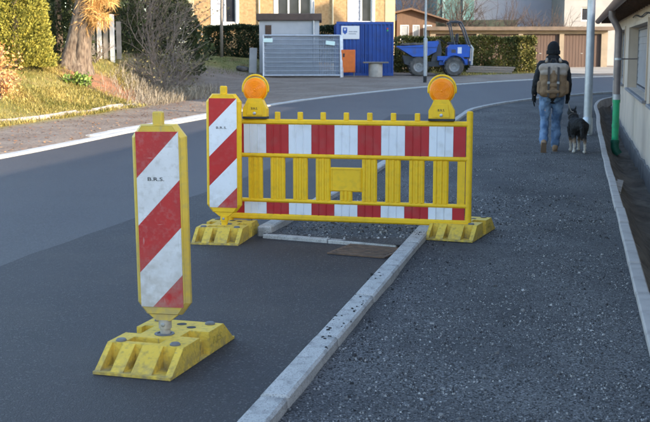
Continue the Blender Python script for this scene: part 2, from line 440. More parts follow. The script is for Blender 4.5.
def ruled(name, Ls, Rs, n, dz, mat, wob=0.0, kind='structure', jit=0.0):
    mb = MB(); vs = []; fs = []
    for a, b in zip(Ls, Rs):
        for k in range(n+1):
            t = k/n
            x, y = lerp(a[0], b[0], t), lerp(a[1], b[1], t)
            z = zt(y) + dz + (wob*noise.noise(Vector((x*1.3, y*1.3, 3.1))) + jit*noise.noise(Vector((x*9, y*9, 1.0))) if 0 < k < n else 0)
            vs.append((x, y, z))
    w = n+1
    for i in range(len(Ls)-1):
        for k in range(n):
            fs.append((i*w+k, i*w+k+1, (i+1)*w+k+1, (i+1)*w+k))
    mb.add(vs, fs)
    o = mb.build(name, mat, sm=True)
    return tag(o, kind=kind)

# right edging line, wall line
EX = lambda y: 0.385 + 0.2396*y
WX = lambda y: 1.19 + 0.232*y
RK = [(EX(y), y) for y in (-14, -6, 0, 4, 8, 12, 16, 20, 23)] + [(6.65, 26.0), (7.35, 29.0), (8.2, 31.5), (9.5, 33.4), (12.0, 35.2), (16.0, 37.2), (30.0, 43.0), (60.0, 51.0)]
RKS = catmull(RK, 4)
# kerb between carriageway and footpath
KA = lambda y: -0.35 + 0.2265*(y-3.92)        # road-side edge of the kerb beside the parking bay
BO = [(-0.66, 8.55), (0.0, 11.42), (0.27, 12.63), (0.9, 15.6), (2.05, 20.6), (3.05, 24.7), (3.95, 27.9), (6.09, 31.6), (8.64, 34.4), (12.0, 36.9), (18.0, 40.4), (32.0, 46.0), (62.0, 54.5)]
BOS = catmull(BO, 5)

def resample(P, step):
    out = [Vector(P[0])]; acc = 0.0; last = Vector(P[0])
    for p in P[1:]:
        p = Vector(p)
        while (p-last).length + acc >= step:
            need = step-acc
            last = last + (p-last).normalized()*need
            out.append(last.copy()); acc = 0.0
        acc += (p-last).length; last = p
    return out

# ground sheet (one sheet to the horizon)
def make_ground():
    def axis(vals):
        out = []
        for a, b, st in vals:
            n = max(1, round((b-a)/st))
            out += [a+(b-a)*i/n for i in range(n)]
        out.append(vals[-1][1])
        return out
    xs = axis([(-900, -200, 175), (-200, -40, 32), (-40, -16, 4), (-16, 6, 0.45), (6, 20, 1.2), (20, 60, 5), (60, 200, 28), (200, 900, 175)])
    ys = axis([(-300, -30, 45), (-30, 8, 3.8), (8, 62, 0.45), (62, 110, 4), (110, 250, 28), (250, 1500, 250)])
    vs, gr, rd = [], [], []
    for y in ys:
        for x in xs:
            d = dleft(x, y)
            if d > 0.10:
                z = zg(x, y, d) + 0.02
            elif d > -0.5:
                z = zt(y) - 0.08
            else:
                z = zt(y) - 0.55
            vs.append((x, y, z))
            b = smooth(2.7, 3.3, d)*bankf(x, y)*(1-.9*smooth(.3, .7, bare(x, y)))
            g2 = smooth(47.5, 49, y)*smooth(-2.6, -3.4, x)
            g3 = smooth(4.2, 5.2, d)*smooth(5.0, 6.5, x)*(1-smooth(10.3, 11.2, x))
            far = smooth(70, 90, y)
            gr.append(max(b, g2, g3*0.9, far)); rd.append(smooth(.2, .6, bare(x, y)) if d > 2.9 else 0.0)
    w = len(xs)
    fs = [(j*w+i, j*w+i+1, (j+1)*w+i+1, (j+1)*w+i) for j in range(len(ys)-1) for i in range(w-1)]
    me = bpy.data.meshes.new('ground')
    me.from_pydata(vs, [], fs)
    at = me.attributes.new('grassy', 'FLOAT', 'POINT')
    at.data.foreach_set('value', gr)
    me.attributes.new('red_soil', 'FLOAT', 'POINT').data.foreach_set('value', rd)
    me.shade_smooth()
    m = bpy.data.materials.new('earth and turf'); m.use_nodes = True
    nt = m.node_tree; N = nt.nodes; L = nt.links; b = N['Principled BSDF']
    b.inputs['Roughness'].default_value = 0.95
    tc = N.new('ShaderNodeTexCoord')
    def nz(sc, lo, hi, det=6):
        n = N.new('ShaderNodeTexNoise'); n.inputs['Scale'].default_value = sc; n.inputs['Detail'].default_value = det
        L.new(tc.outputs['Object'], n.inputs['Vector'])
        r = N.new('ShaderNodeMapRange'); r.inputs[1].default_value = lo; r.inputs[2].default_value = hi
        L.new(n.outputs[0], r.inputs[0]); return r.outputs[0], n.outputs[0]
    def mix(a, bb, fac):
        x = N.new('ShaderNodeMix'); x.data_type = 'RGBA'
        for i, val in ((6, a), (7, bb)):
            if isinstance(val, tuple): x.inputs[i].default_value = (*val, 1)
            else: L.new(val, x.inputs[i])
        L.new(fac, x.inputs[0]); return x.outputs[2]
    dirt = mix((0.185, 0.13, 0.095), (0.25, 0.195, 0.15), nz(0.9, 0.35, 0.65)[0])
    dirt = mix(dirt, (0.13, 0.10, 0.08), nz(7, 0.55, 0.7)[0])
    turf = mix((0.16, 0.15, 0.03), (0.30, 0.24, 0.075), nz(1.4, 0.35, 0.65)[0])
    turf = mix(turf, (0.26, 0.11, 0.05), nz(0.6, 0.55, 0.68)[0])
    a = N.new('ShaderNodeAttribute'); a.attribute_name = 'grassy'
    a2 = N.new('ShaderNodeAttribute'); a2.attribute_name = 'red_soil'
    soil = mix((0.36, 0.155, 0.075), (0.24, 0.13, 0.065), nz(3.0, 0.4, 0.6)[0])
    L.new(mix(mix(dirt, turf, a.outputs['Fac']), soil, a2.outputs['Fac']), b.inputs['Base Color'])
    bp = N.new('ShaderNodeBump'); bp.inputs['Strength'].default_value = 0.8; bp.inputs['Distance'].default_value = 0.04
    L.new(nz(16, 0, 1)[1], bp.inputs['Height']); L.new(bp.outputs[0], b.inputs['Normal'])
    me.materials.append(m)
    o = bpy.data.objects.new('ground', me); C.objects.link(o)
    tag(o, kind='structure')
make_ground()

# carriageway: ruled between far kerb and the footpath edging line
def stations(P, n):
    P = [Vector(p) for p in P]
    ln = [0.0]
    for a, b in zip(P, P[1:]): ln.append(ln[-1]+(b-a).length)
    out = []; k = 0
    for i in range(n+1):
        t = ln[-1]*i/n
        while k < len(ln)-2 and ln[k+1] < t: k += 1
        u = (t-ln[k])/(ln[k+1]-ln[k])
        out.append(P[k].lerp(P[k+1], u))
    return out
def near_edge(y):
    return EX(y)
Ls, Rs = [], []
for a in stations(FKS, 110):
    # pair every far-kerb point with the point where the perpendicular meets the inner line
    best = min(RKS, key=lambda q: (q-a).length + 0.0)
    Ls.append((a.x+0.02, a.y)); 
    Rs.append((best.x, best.y))
# make the right stations monotone and smooth
Rst = stations(RKS, 400)
idx = [min(range(len(Rst)), key=lambda k: (Rst[k]-Vector(l)).length) for l in Ls]
for _ in range(6):
    idx = [idx[0]] + [(idx[i-1]+2*idx[i]+idx[i+1])/4 for i in range(1, len(idx)-1)] + [idx[-1]]
Rs = [tuple(Rst[int(round(i))]) for i in idx]
ruled('road', Ls, Rs, 14, 0.0, ASPH)

# newer, darker asphalt of the parking bay (a sheet 4 mm above the carriageway)
bayL, bayR = [], []
def bo_x(y):
    for a, b in zip(BOS, BOS[1:]):
        if a.y <= y <= b.y: return lerp(a.x, b.x, (y-a.y)/(b.y-a.y))
    return BOS[0].x
for y in [-6+0.5*i for i in range(28)] + [8.1, 8.34, 8.37] + [8.5+.14*i for i in range(4)] + [9.0+0.5*i for i in range(36)]:
    xr = KA(y)+.03 if y < 8.35 else (lerp(.62, -.47, (y-8.37)/.58) if y < 8.95 else bo_x(y)+.03)
    bayL.append((-2.36+.215*(y-7.6)+.012*math.sin(y*2.1)+.012*math.sin(y*5.3), y)); bayR.append((xr, y))
tag(ruled('parking_bay', bayL, bayR, 8, 0.004, ASPHN), kind='structure')

# footpath of crushed stone: behind kerb A, then behind the build-out kerb
def foot_left(y):
    if y < 8.28: return KA(y)+0.06
    if y < 8.86: return lerp(0.60, -0.50, (y-8.28)/0.58)
    P = BOS
    for a, b in zip(P, P[1:]):
        if a.y <= y <= b.y:
            return lerp(a.x, b.x, (y-a.y)/(b.y-a.y)) + 0.06
    return P[0].x + 0.06
fL, fR = [], []
ysf = [-13+0.5*i for i in range(31)] + [2.5+0.15*i for i in range(40)] + [8.27, 8.29] + [8.4] + [8.5+0.15*i for i in range(4)] + [8.87] + [9.1+0.2*i for i in range(18)] + [12.7+0.5*i for i in range(38)]
for y in sorted(ysf):
    fL.append((foot_left(y), y)); fR.append((EX(y) if y < 23 else None, y))
def rk_x(y):
    for a, b in zip(RKS, RKS[1:]):
        if a.y <= y <= b.y: return lerp(a.x, b.x, (y-a.y)/(b.y-a.y))
    return EX(y)
fR = [(rk_x(y)+0.03, y) for _, y in fL]
ruled('footpath', fL, fR, 26, 0.035, GRAVEL, wob=0.012, jit=0.006)
# its continuation round the corner
a = [p for p in BOS if p.y > 29.8]; b = [p for p in RKS if p.y > 29.8]
ruled('footpath', [(p.x+.06, p.y) for p in stations(a, 30)], stations(b, 30), 4, 0.026, GRAVEL)

# kerbs: single stones, one piece of setting per line
def stone_mesh(name, L, W, H, b, mat, jag=0.0):
    mb = MB(); mb.bbox(-W/2, W/2, 0.003, L-0.003, -H, 0, b)
    me = bpy.data.meshes.new(name); me.from_pydata(mb.v, [], mb.f); me.materials.append(mat); me.update()
    return me
def kerb_line(pts, L, W, H, top, mat, b=0.012, name='kerb', piece='kerb_stone', side=1):
    root = empty(name, (pts[0][0], pts[0][1], zt(pts[0][1])))
    tag(root, kind='structure')
    me = stone_mesh(piece, L, W, H, b, mat)
    for p, q in zip(pts, pts[1:]):
        dx, dy = q[0]-p[0], q[1]-p[1]
        dz = zt(q[1])-zt(p[1])
        o = bpy.data.objects.new(piece, me); C.objects.link(o)
        o.parent = root
        ln = math.hypot(dx, dy)
        nx, ny = dy/ln, -dx/ln
        o.location = (p[0]+nx*W/2*side-root.location.x + rnd.uniform(-.004,.004), p[1]+ny*W/2*side-root.location.y, zt(p[1])+top-root.location.z+rnd.uniform(-.004,.004))
        o.rotation_euler = (math.atan2(dz, ln), rnd.uniform(-.006,.006), -math.atan2(dx, dy)+rnd.uniform(-.003,.003))
        o.scale = (1, ln/L, 1)
    return root
# kerb A: measured joints give stones one metre long
dA = Vector((0.2265, 1)).normalized()
j0 = Vector((KA(4.26), 4.26))
kerb_line([tuple(j0+dA*(k)) for k in range(-7, 6)], 1.0, 0.125, 0.25, 0.09, KERB)
bo_pts = resample([Vector((-0.585, 8.93))]+[p for p in BOS if p.y > 9.6], 1.0)
kerb_line(bo_pts[:52], 1.0, 0.125, 0.25, 0.09, KERB)
kerb_line(resample([p for p in FKS if p.y > 2], 1.0)[:72], 1.0, 0.19, 0.25, 0.035, pm('pale concrete kerb', (0.50, 0.485, 0.46), (0.42, 0.41, 0.39), scale=3, rough=0.85, bump=0.2, bscale=60, dirt=(0.28, 0.26, 0.24), damt=0.5, dscale=4), side=-1)
kerb_line(resample([p for p in RKS if p.y > -6], 1.0)[:58], 1.0, 0.085, 0.28, 0.075, EDGING, b=0.008, name='footpath_edging', piece='edging_stone')
kerb_line([Vector((p.x-.245, p.y+.05)) for p in resample([p for p in FKS if 20.0 < p.y < 28.0], 1.0)], 1.0, 0.22, 0.2, 0.04, MATS['pale concrete kerb'], side=-1, name='dropped_kerb', piece='kerb_slab')
# flush strip across the end of the bay
kerb_line([(-0.50, 8.90), (0.05, 8.635), (0.60, 8.37)], 0.66, 0.075, 0.2, 0.036, KERB, b=0.006, name='flush_kerb')
# stone edge at the foot of the bank
be = [(-9.6, 18.0), (-8.3, 20.8), (-7.25, 23.2), (-6.45, 25.0), (-5.75, 27.3), (-5.05, 29.8)]
rt = empty('bank_edging', (-7, 24, 0)); tag(rt, kind='structure')
me = stone_mesh('edging_stone', 0.8, 0.09, 0.25, 0.02, EDGING)
bp_ = resample(catmull(be, 4), 0.8)
for p, q in zip(bp_, bp_[1:]):
    o = bpy.data.objects.new('edging_stone', me); C.objects.link(o); o.parent = rt
    o.location = (p.x+7, p.y-24, zg(p.x, p.y)+0.10+rnd.uniform(-.025,.025))
    o.rotation_euler = (math.atan2(zg(q.x,q.y)-zg(p.x,p.y), 0.8), rnd.uniform(-.08,.08), -math.atan2(q.x-p.x, q.y-p.y)+rnd.uniform(-.04,.04))

# trench between edging and wall
def trench():
    vs, fs = [], []
    n = 9; ys = [-6+0.25*i for i in range(156)]
    for y in ys:
        for k in range(n):
            t = k/(n-1)
            x = lerp(rk_x(y)+0.075, WX(y)+0.25, t)
            prof = -0.04 - 0.30*smooth(0, 0.35, t) + 0.05*smooth(0.7, 1, t)
            z = zt(y)*0.9 + prof + 0.11*noise.noise(Vector((x*2.2, y*1.6, 4))) + 0.05*noise.noise(Vector((x*7, y*7, 2)))
            vs.append((x, y, z))
    for j in range(len(ys)-1):
        for k in range(n-1):
            fs.append((j*n+k, j*n+k+1, (j+1)*n+k+1, (j+1)*n+k))
    mb = MB(); mb.add(vs, fs)
    tag(mb.build('trench', SOIL, sm=True), kind='structure')
trench()

# loose stones on the footpath, and darker crumbs
def stones(name, n, region, smin, smax, mat, seed, dzf, label=None):
    r = random.Random(seed); mb = MB(); rn = []
    vs, fs = [], []
    for _ in range(n):
        x, y = region(r)
        s = smin*(smax/smin)**(r.random()**2.2)
        z = dzf(x, y)
        a = r.uniform(0, 6.28); e = r.uniform(0.5, 1.0); h = r.uniform(0.45, 0.9)
        b0 = len(vs)
        for k in range(4):
            t = a + k*1.57 + r.uniform(-.45, .45); q = s*r.uniform(0.65, 1.0)
            vs.append((x+q*math.cos(t), y+q*e*math.sin(t), z-0.004))
        for k in range(3):
            t = a + 0.5 + k*2.09 + r.uniform(-.4, .4); q = s*r.uniform(0.3, 0.75)
            vs.append((x+q*math.cos(t), y+q*e*math.sin(t), z+s*h*r.uniform(0.7, 1.1)))
        fs += [(b0,b0+1,b0+4),(b0+1,b0+5,b0+4),(b0+1,b0+2,b0+5),(b0+2,b0+3,b0+6),(b0+2,b0+6,b0+5),(b0+3,b0,b0+6),(b0,b0+4,b0+6),(b0+4,b0+5,b0+6)]
        c = r.random()**2.4
        rn += [c]*8
    mb.add(vs, fs)
    o = mb.build(name, mat, rn=rn)
    tag(o, label, 'gravel' if label else None, kind='stuff')
    return o
def path_pt(r):
    while True:
        y = 3.3 + 24*r.random()**2.6
        x0, x1 = (KA(y)+0.13 if y < 9.2 else foot_left(y)+0.08), EX(y)-0.01
        if r.random() < (x1-x0)/3.0: return r.uniform(x0, x1), y
def fz(x, y): return zt(y)+0.035+0.012*noise.noise(Vector((x*1.3, y*1.3, 3.1)))+0.006*noise.noise(Vector((x*9, y*9, 1.0)))
def patchy_pt(r):
    while True:
        x, y = path_pt(r)
        if noise.noise(Vector((x*1.4, y*.8, 9))) + .35*noise.noise(Vector((x*5, y*3, 2))) > r.uniform(-.55, .35): return x, y
stones('gravel', 70000, patchy_pt, 0.0022, 0.009, STONE, 3, fz, 'pale and dark crushed stone lying loose on the footpath')
stones('gravel', 700, patchy_pt, 0.009, 0.020, STONE, 13, fz, 'scattered larger lumps of stone on the gravel footpath')
def behind_pt(r):
    y = r.uniform(8.6, 11.5); return r.uniform(foot_left(y)+0.08, KA(y) if y < 9.3 else EX(y)-0.3), y
stones('gravel', 3500, behind_pt, 0.004, 0.018, STONE, 4, fz, 'loose crushed stone filling the kerbed corner behind the yellow barrier')
def crumb_pt(r):
    q = r.random()
    if q < 0.4:
        cx, cy = r.choice([(0.30, 6.05), (0.19, 5.6), (0.36, 6.7), (0.09, 5.25), (0.75, 8.6)])
        if r.random() < .45:
            t = r.uniform(-1, 1); k = r.choice((0, 1, 2)); return ((1.5+.22*t+r.gauss(0,.02), 8.28-.12*t+r.gauss(0,.02)), (2.35+.15*t+r.gauss(0,.02), 9.6+.03*t+r.gauss(0,.03)), (.95+.2*t+r.gauss(0,.05), 7.6+.2*t+r.gauss(0,.08)))[k]
        return KA(cy)+r.gauss(0.06, .03), cy+r.gauss(0, .13)
    if q < 0.7: 
        y = r.uniform(4, 9.5); return KA(y)+0.17+abs(r.gauss(0, .12)), y
    y = r.uniform(4, 16); return r.uniform(KA(y)+0.2, EX(y)), y
def cz(x, y):
    return 0.09 if (KA(y) < x < KA(y)+0.125 and y < 9.2) else fz(x, y)
stones('asphalt_crumbs', 520, crumb_pt, 0.004, 0.016, CRUMB, 5, cz, 'black crumbs of asphalt scattered on the granite kerb and footpath')

# ------------------------------------------------------------------ traffic furniture
ROADA = R(13.0)
def clip(poly, f):
    out = []
    for i in range(len(poly)):
        a, b = poly[i], poly[(i+1) % len(poly)]
        fa, fb = f(a), f(b)
        if fa >= 0: out.append(a)
        if fa*fb < 0:
            t = fa/(fa-fb); out.append((lerp(a[0],b[0],t), lerp(a[1],b[1],t)))
    return out

FOOTM = None
def foot_plate_mesh():
    """plan grid of cells, each with its own height: ramps, ribs, pockets, waist"""
    xs = [-.20, -.165, -.115, -.035, .0, .035, .115, .165, .20]
    xs = [-.20, -.172, -.118, -.052, -.012, .055, .095, .165, .20]
    ys = [-.405, -.385, -.25, -.21, -.17, -.125, -.06, -.03, .03, .06, .10, .15, .19, .25, .385, .405]
    H = .118
    rib = [1, 0, 1, 1, 0, 1, 0, 1]         # ribs and pockets across the ramp
    rib = [1, 0, 1, 0, 1, 1, 0, 1]
    def hcell(i, j):
        y0, y1 = ys[j], ys[j+1]
        xm = (xs[i]+xs[i+1])/2; ym = (y0+y1)/2
        def ramp(y): return .014 + (H-.014)*max(0, min(1, (.385-abs(y))/.135))
        if abs(ym) > .385: return (.014, .014)
        if abs(ym) > .25:
            if rib[i]: return (ramp(y0), ramp(y1))
            return (.012, .012)
        # waist notches at the long sides
        if abs(ym) < .06 and (i == 0 or i == 7): return (.004, .004)
        if -.06 < ym < .06 and (i in (1, 6)): return (.03, .03) if abs(ym) < .03 else (.075, .075)
        if -.21 < ym < -.125 and i in (2, 3, 4): return (.028, .028)          # pocket before the post
        if .06 < ym < .10 and i in (1,): return (.05, .05)
        return (H, H)
    vs, fs = [], []
    def q(a, b, c, d):
        n = len(vs); vs.extend([a, b, c, d]); fs.append((n, n+1, n+2, n+3))
    nx, ny = len(xs)-1, len(ys)-1
    h = [[hcell(i, j) for j in range(ny)] for i in range(nx)]
    for i in range(nx):
        for j in range(ny):
            a, b = h[i][j]
            x0, x1, y0, y1 = xs[i], xs[i+1], ys[j], ys[j+1]
            q((x0,y0,a),(x1,y0,a),(x1,y1,b),(x0,y1,b))
            # wall to the right neighbour
            na, nb = h[i+1][j] if i < nx-1 else (0, 0)
            if abs(na-a) > 1e-5 or abs(nb-b) > 1e-5: q((x1,y0,a),(x1,y0,na),(x1,y1,nb),(x1,y1,b))
            if i == 0: q((x0,y0,0),(x0,y0,a),(x0,y1,b),(x0,y1,0))
            nn = h[i][j+1][0] if j < ny-1 else 0
            if abs(nn-b) > 1e-5: q((x0,y1,b),(x1,y1,b),(x1,y1,nn),(x0,y1,nn))
            if j == 0: q((x0,y0,0),(x1,y0,0),(x1,y0,a),(x0,y0,a))
    bm = bmesh.new()
    bv = [bm.verts.new(v) for v in vs]
    for f in fs: bm.faces.new([bv[k] for k in f])
    bmesh.ops.remove_doubles(bm, verts=bm.verts[:], dist=1e-5)
    bmesh.ops.recalc_face_normals(bm, faces=bm.faces[:])
    me = bpy.data.meshes.new('foot_body'); bm.to_mesh(me); bm.free()
    me.materials.append(YELF)
    return me
def foot_plate(loc, rz, label):
    global FOOTM
    root = empty('foot_plate', loc, rz)
    tag(root, label, 'foot plate', 'yellow foot plates')
    if FOOTM is None: FOOTM = foot_plate_mesh()
    o = bpy.data.objects.new('base_block', FOOTM); C.objects.link(o); o.parent = root
    for x, y in ((-.145, -.215), (.14, -.215), (-.145, .215), (.14, .215)):
        mb = MB(); mb.lathe([(.026, .116), (.026, .124), (.02, .130), (.008, .131)], 14, M=Matrix.Translation((x, y, 0)))
        mb.build('bolt_cap', pm('dark bolt cap', (0.11, 0.11, 0.11), (0.16, 0.155, 0.15), scale=20, rough=0.6), root, sm='auto')
    mb = MB(); mb.lathe([(.05, .116), (.05, .122), (.036, .1225), (.036, .119)], 18, M=Matrix.Translation((0, -.035, 0)))
    mb.build('socket_ring', MATS['dark bolt cap'], root, sm='auto')
    for x, y, q in ((.0, .175, .026), (-.075, .125, .022), (.075, .125, .024)):
        mb = MB(); mb.lathe([(q, .1172), (q, .1190), (q*.6, .1192)], 16, M=Matrix.Translation((x, y, 0))); mb.build('hole_shade', RUBBER, root, sm='auto')  # black discs on the top face paint the dark of round holes
    text_mesh('lettering', 'B.R.S.', .055, pm('moulded letter', (0.46, 0.33, 0.05), rough=0.8), root,
              Matrix.Translation((.2012, .17, .062)) @ Matrix.Rotation(R(90), 4, 'Z') @ STAND)
    return root

def beacon(loc, rz, lean, label, worn, mats):
    yel, red, white = mats
    root = empty('guide_beacon', loc, rz); root.rotation_euler = (0, lean, rz)
    tag(root, label, 'beacon', 'red and white guide beacons')
    # yellow body: hexagonal shouldered outline, chamfered flanks
    z0, z1 = .100, 1.045          # above the foot top
    w, c = .132, .05
    outl = [(-w+.045, z0-.0), (w-.045, z0-.0), (w, z0+.06), (w, z1-.06), (w-.045, z1), (-w+.045, z1), (-w, z1-.06), (-w, z0+.06)]
    inn = [(x*0.86, lerp((z0+z1)/2, z, .985)) for x, z in outl]
    mb = MB()
    n = 8
    # front frame face ring is closed by the sheeting panel; flanks run back to a wider spine
    vs = [(x, -.012, z) for x, z in inn] + [(x, .012, z) for x, z in outl] + [(x, .034, z) for x, z in outl] + [(x*.9, .05, z) for x, z in inn]
    fs = [tuple(range(n))[::1]] + [tuple(range(3*n, 4*n))[::-1]]
    for r in range(3):
        for k in range(n):
            fs.append((r*n+k, r*n+(k+1) % n, (r+1)*n+(k+1) % n, (r+1)*n+k))
    mb.add(vs, fs)
    body = mb.build('frame', yel, root)
    mb = MB(); mb.bbox(-.024, .024, -.002, .036, z1-.01, z1+.062, .006); mb.build('peg', yel, root)
    # striped sheeting
    px, pz0, pz1 = .105, z0+.042, z1-.035
    sh = MB()
    rect = [(-px, pz0), (px, pz0), (px, pz1), (-px, pz1)]
    sl = .235
    for k in range(-1, 5):
        lo = lambda p, k=k: (pz1-p[1]) - (k*sl + (px-p[0])*1.08)
        hi = lambda p, k=k: ((k+1)*sl + (px-p[0])*1.08) - (pz1-p[1])
        pl = clip(clip(rect, lo), hi)
        if len(pl) > 2:
            sh.prism(pl, -.0155, -.011, 'y', 0 if k % 2 else 1)
    sh.build('sheeting', [red, white], root)
    text_mesh('lettering', 'B.R.S.', .030, BLACK, root, Matrix.Translation((-.01, -.0165, pz1-.232)) @ STAND @ Matrix.Diagonal((1.25, .85, 1, 1)))
    # neck and square post
    mb = MB(); mb.prism([(-.075, z0+.004), (.075, z0+.004), (.034, z0-.03), (-.034, z0-.03)], -.006, .04, 'y'); mb.build('neck', yel, root)
    mb = MB(); mb.tube([(0, .015, -.03), (0, .015, z0-.026)], .025, 16); mb.tube([(0, .015, .03), (0, .015, z0-.027)], .031, 16); po = mb.build('post', yel if not worn else pm('worn pale steel', (0.46, 0.42, 0.36), (0.34, 0.30, 0.25), scale=25, rough=0.5, metal=0.3), root, sm='auto')
    mb = MB(); mb.lathe([(.010, 0), (.010, .006), (.006, .008)], 10, M=Matrix.Translation((0, -.014, .052)) @ Matrix.Rotation(R(90), 4, 'X')); mb.build('bolt', STEELD, po)
    return root

foot_plate((-0.79, 5.17, 0.006), -R(16.5), 'dirty yellow rubber foot plate carrying the scratched beacon that stands alone')
beacon((-0.80, 5.135, 0.122), -R(13), -R(0.8), 'scratched red and white striped beacon standing alone on the dark asphalt', True, (YELW, REDW, WHITEW)).scale = (1.05, 1.0, 1.0)
foot_plate((-0.83, 8.88, 0.004), -R(10), 'yellow rubber foot plate carrying the clean beacon at the barrier end')
b2 = beacon((-0.85, 8.80, 0.122), -R(12), R(0.3), 'cleaner red and white striped beacon at the end of the yellow barrier', False, (YEL, RED, WHITE))
b2.scale = (1.14, 1.0, 1.05)
foot_plate((1.15, 8.83, 0.04), -R(22), 'yellow rubber foot plate on the gravel under the barrier post')

def barrier(loc, rz):
    root = empty('barrier_fence', loc, rz)
    tag(root, 'yellow plastic barrier fence with red and white bands across the closed lane', 'barrier')
    L = 2.06
    def rail(z0, z1, d, name):
        mb = MB(); mb.bbox(.0, L, -d, d, z0, z1, .012); return mb.build(name, YEL, root)
    rail(.955, 1.0, .024, 'rail'); rail(.672, .71, .024, 'rail'); rail(.285, .318, .024, 'rail'); rail(.135, .187, .026, 'rail')
    xb = [.03, .13] + [.13+.2*k for k in range(1, 10)] + [2.03]
    def flute_panel(x0, x1, z0, z1, name, mat):
        mb = MB(); n = max(1, round((x1-x0)/.0667)); w = (x1-x0)/n
        pts = []
        for k in range(n):
            a = x0+k*w
            pts += [(a, -.014), (a+w-.012, -.014), (a+w-.009, -.019), (a+w-.003, -.019), (a+w, -.014)] if k < n-1 else [(a, -.014), (x1, -.014)]
        poly = pts + [(x1, .012), (x0, .012)]
        mb.prism(poly, z0, z1, 'z'); return mb.build(name, mat, root)
    for k in range(len(xb)-1):
        mt = REDF if k % 2 == 0 else WHITEF
        flute_panel(xb[k]+.0006, xb[k+1]-.0006, .709, .956, 'band_panel', mt)
        flute_panel(xb[k]+.0006, xb[k+1]-.0006, .186, .286, 'band_panel', mt)
    def slat(xc, w, z0, z1):
        mb = MB(); h = w/2
        poly = [(xc-h, -.008), (xc-h+.012, -.018), (xc-h+.026, -.018), (xc-h+.032, -.010), (xc-.014, -.010), (xc-.009, -.018), (xc+.009, -.018), (xc+.014, -.010),
                (xc+h-.032, -.010), (xc+h-.026, -.018), (xc+h-.012, -.018), (xc+h, -.008), (xc+h, .012), (xc-h, .012)]
        mb.prism(poly, z0, z1, 'z'); mb.build('slat', YEL, root)
    gaps = xb[1:-1]
    mid0, mid1 = gaps[4], gaps[5]                   # bay of the name plate
    for k in range(len(gaps)-1):
        xc = (gaps[k]+gaps[k+1])/2
        if k == 4: slat(xc, .105, .317, .40)
        else: slat(xc, .127, .317, .673)
    mb = MB(); mb.box(.03, gaps[0]-.0365, -.012, .012, .317, .673); mb.build('slat', YEL, root)
    mb = MB(); mb.box(gaps[-1]+.0365, 2.03, -.012, .012, .317, .673); mb.build('slat', YEL, root)
    xc = (mid0+mid1)/2
    pl = MB(); pl.bbox(xc-.1365, xc+.1365, -.014, .014, .395, .60, .006); p = pl.build('name_plate', YEL, root)
    mb = MB()
    for a, b, z0, z1 in ((xc-.125, xc+.125, .583, .590), (xc-.125, xc+.125, .405, .412), (xc-.125, xc-.118, .412, .583), (xc+.118, xc+.125, .412, .583)):
        mb.box(a, b, -.0175, -.0135, z0, z1)
    mb.build('raised_edge', YEL, p)
    # end posts and pegs
    for x in (.0, L):
        mb = MB(); mb.tube([(x, 0, .09), (x, 0, 1.075)], .027, 14); mb.tube([(x, 0, 1.07), (x, 0, 1.083)], [.027, .02], 14); mb.build('end_post', YEL, root, sm='auto')
    for k in range(9):
        x = (xb[1+k]+xb[2+k])/2
        mb = MB(); mb.bbox(x-.021, x+.021, -.018, .018, .995, 1.062, .005); mb.build('peg', YEL, root)
    return root
barrier((-0.82, 9.118, 0.0), -R(14))

def warning_lamp(loc, rz, label, tilt=0):
    root = empty('warning_lamp', loc, rz); tag(root, label, 'warning lamp', 'amber warning lamps')
    mb = MB(); mb.bbox(-.107, .107, -.043, .043, 0, .02, .004); mb.build('rubber_base', RUBBER, root)
    mb = MB()
    prof = [(-.105, .02), (.105, .02), (.105, .085), (.078, .135), (.06, .175), (-.06, .175), (-.078, .135), (-.105, .085)]
    mb.prism(prof, -.042, .042, 'y'); b = mb.build('housing', YEL, root)
    fr = MB(); fr.prism([(-.07, .03), (.07, .03), (.052, .135), (-.052, .135)], -.047, -.0415, 'y'); fr.build('front_panel', YEL, b)
    mb = MB(); mb.lathe([(.013, 0), (.013, .005), (.009, .008), (.003, .009)], 14, M=Matrix.Translation((0, -.0465, .048)) @ Matrix.Rotation(R(90), 4, 'X')); mb.build('lock_screw', STEEL, b, sm='auto')
    text_mesh('lettering', 'B.R.S.', .026, BLACK, b, Matrix.Translation((0, -.0482, .088)) @ STAND)
    cz = .246
    T = Matrix.Translation((0, 0, cz)) @ Matrix.Rotation(R(90), 4, 'X')
    for s, nm in ((1, 'lens'), (-1, 'lens')):
        mb = MB(); M = T if s == 1 else T @ Matrix.Rotation(R(180), 4, 'X')
        pr = [(.100, .012), (.100, .022)]
        for k in range(1, 12):
            r = .098*(1-k/12)
            zz = .022+.026*math.sqrt(max(0, 1-(r/.1)**2))
            pr += [(r+.004, zz-.0025), (r, zz)]
        pr += [(.001, .049)]
        mb.lathe(pr, 36, M=M); mb.build(nm, AMBER, root, sm='auto')
    mb = MB(); mb.lathe([(.103, -.014), (.107, -.012), (.107, .012), (.103, .014)], 36, M=T); mb.build('lens_ring', YEL, root, sm='auto')
    pts = [(.112*math.cos(R(a)), 0, cz+.008+.112*math.sin(R(a))*1.04) for a in range(-14, 195, 8)]
    mb = MB(); mb.tube(pts, .009, 8); mb.build('guard_hoop', YEL, root, sm=True)
    return root
def on_barrier(x, z):
    a = R(14); return (-0.82 + x*math.cos(a), 9.118 - x*math.sin(a), z)
warning_lamp(on_barrier(.235, 1.001), -R(10), 'amber warning lamp on the barrier rail beside the striped beacon')
warning_lamp(on_barrier(1.83, 1.001), -R(12), 'amber warning lamp on the barrier rail beside its end post')

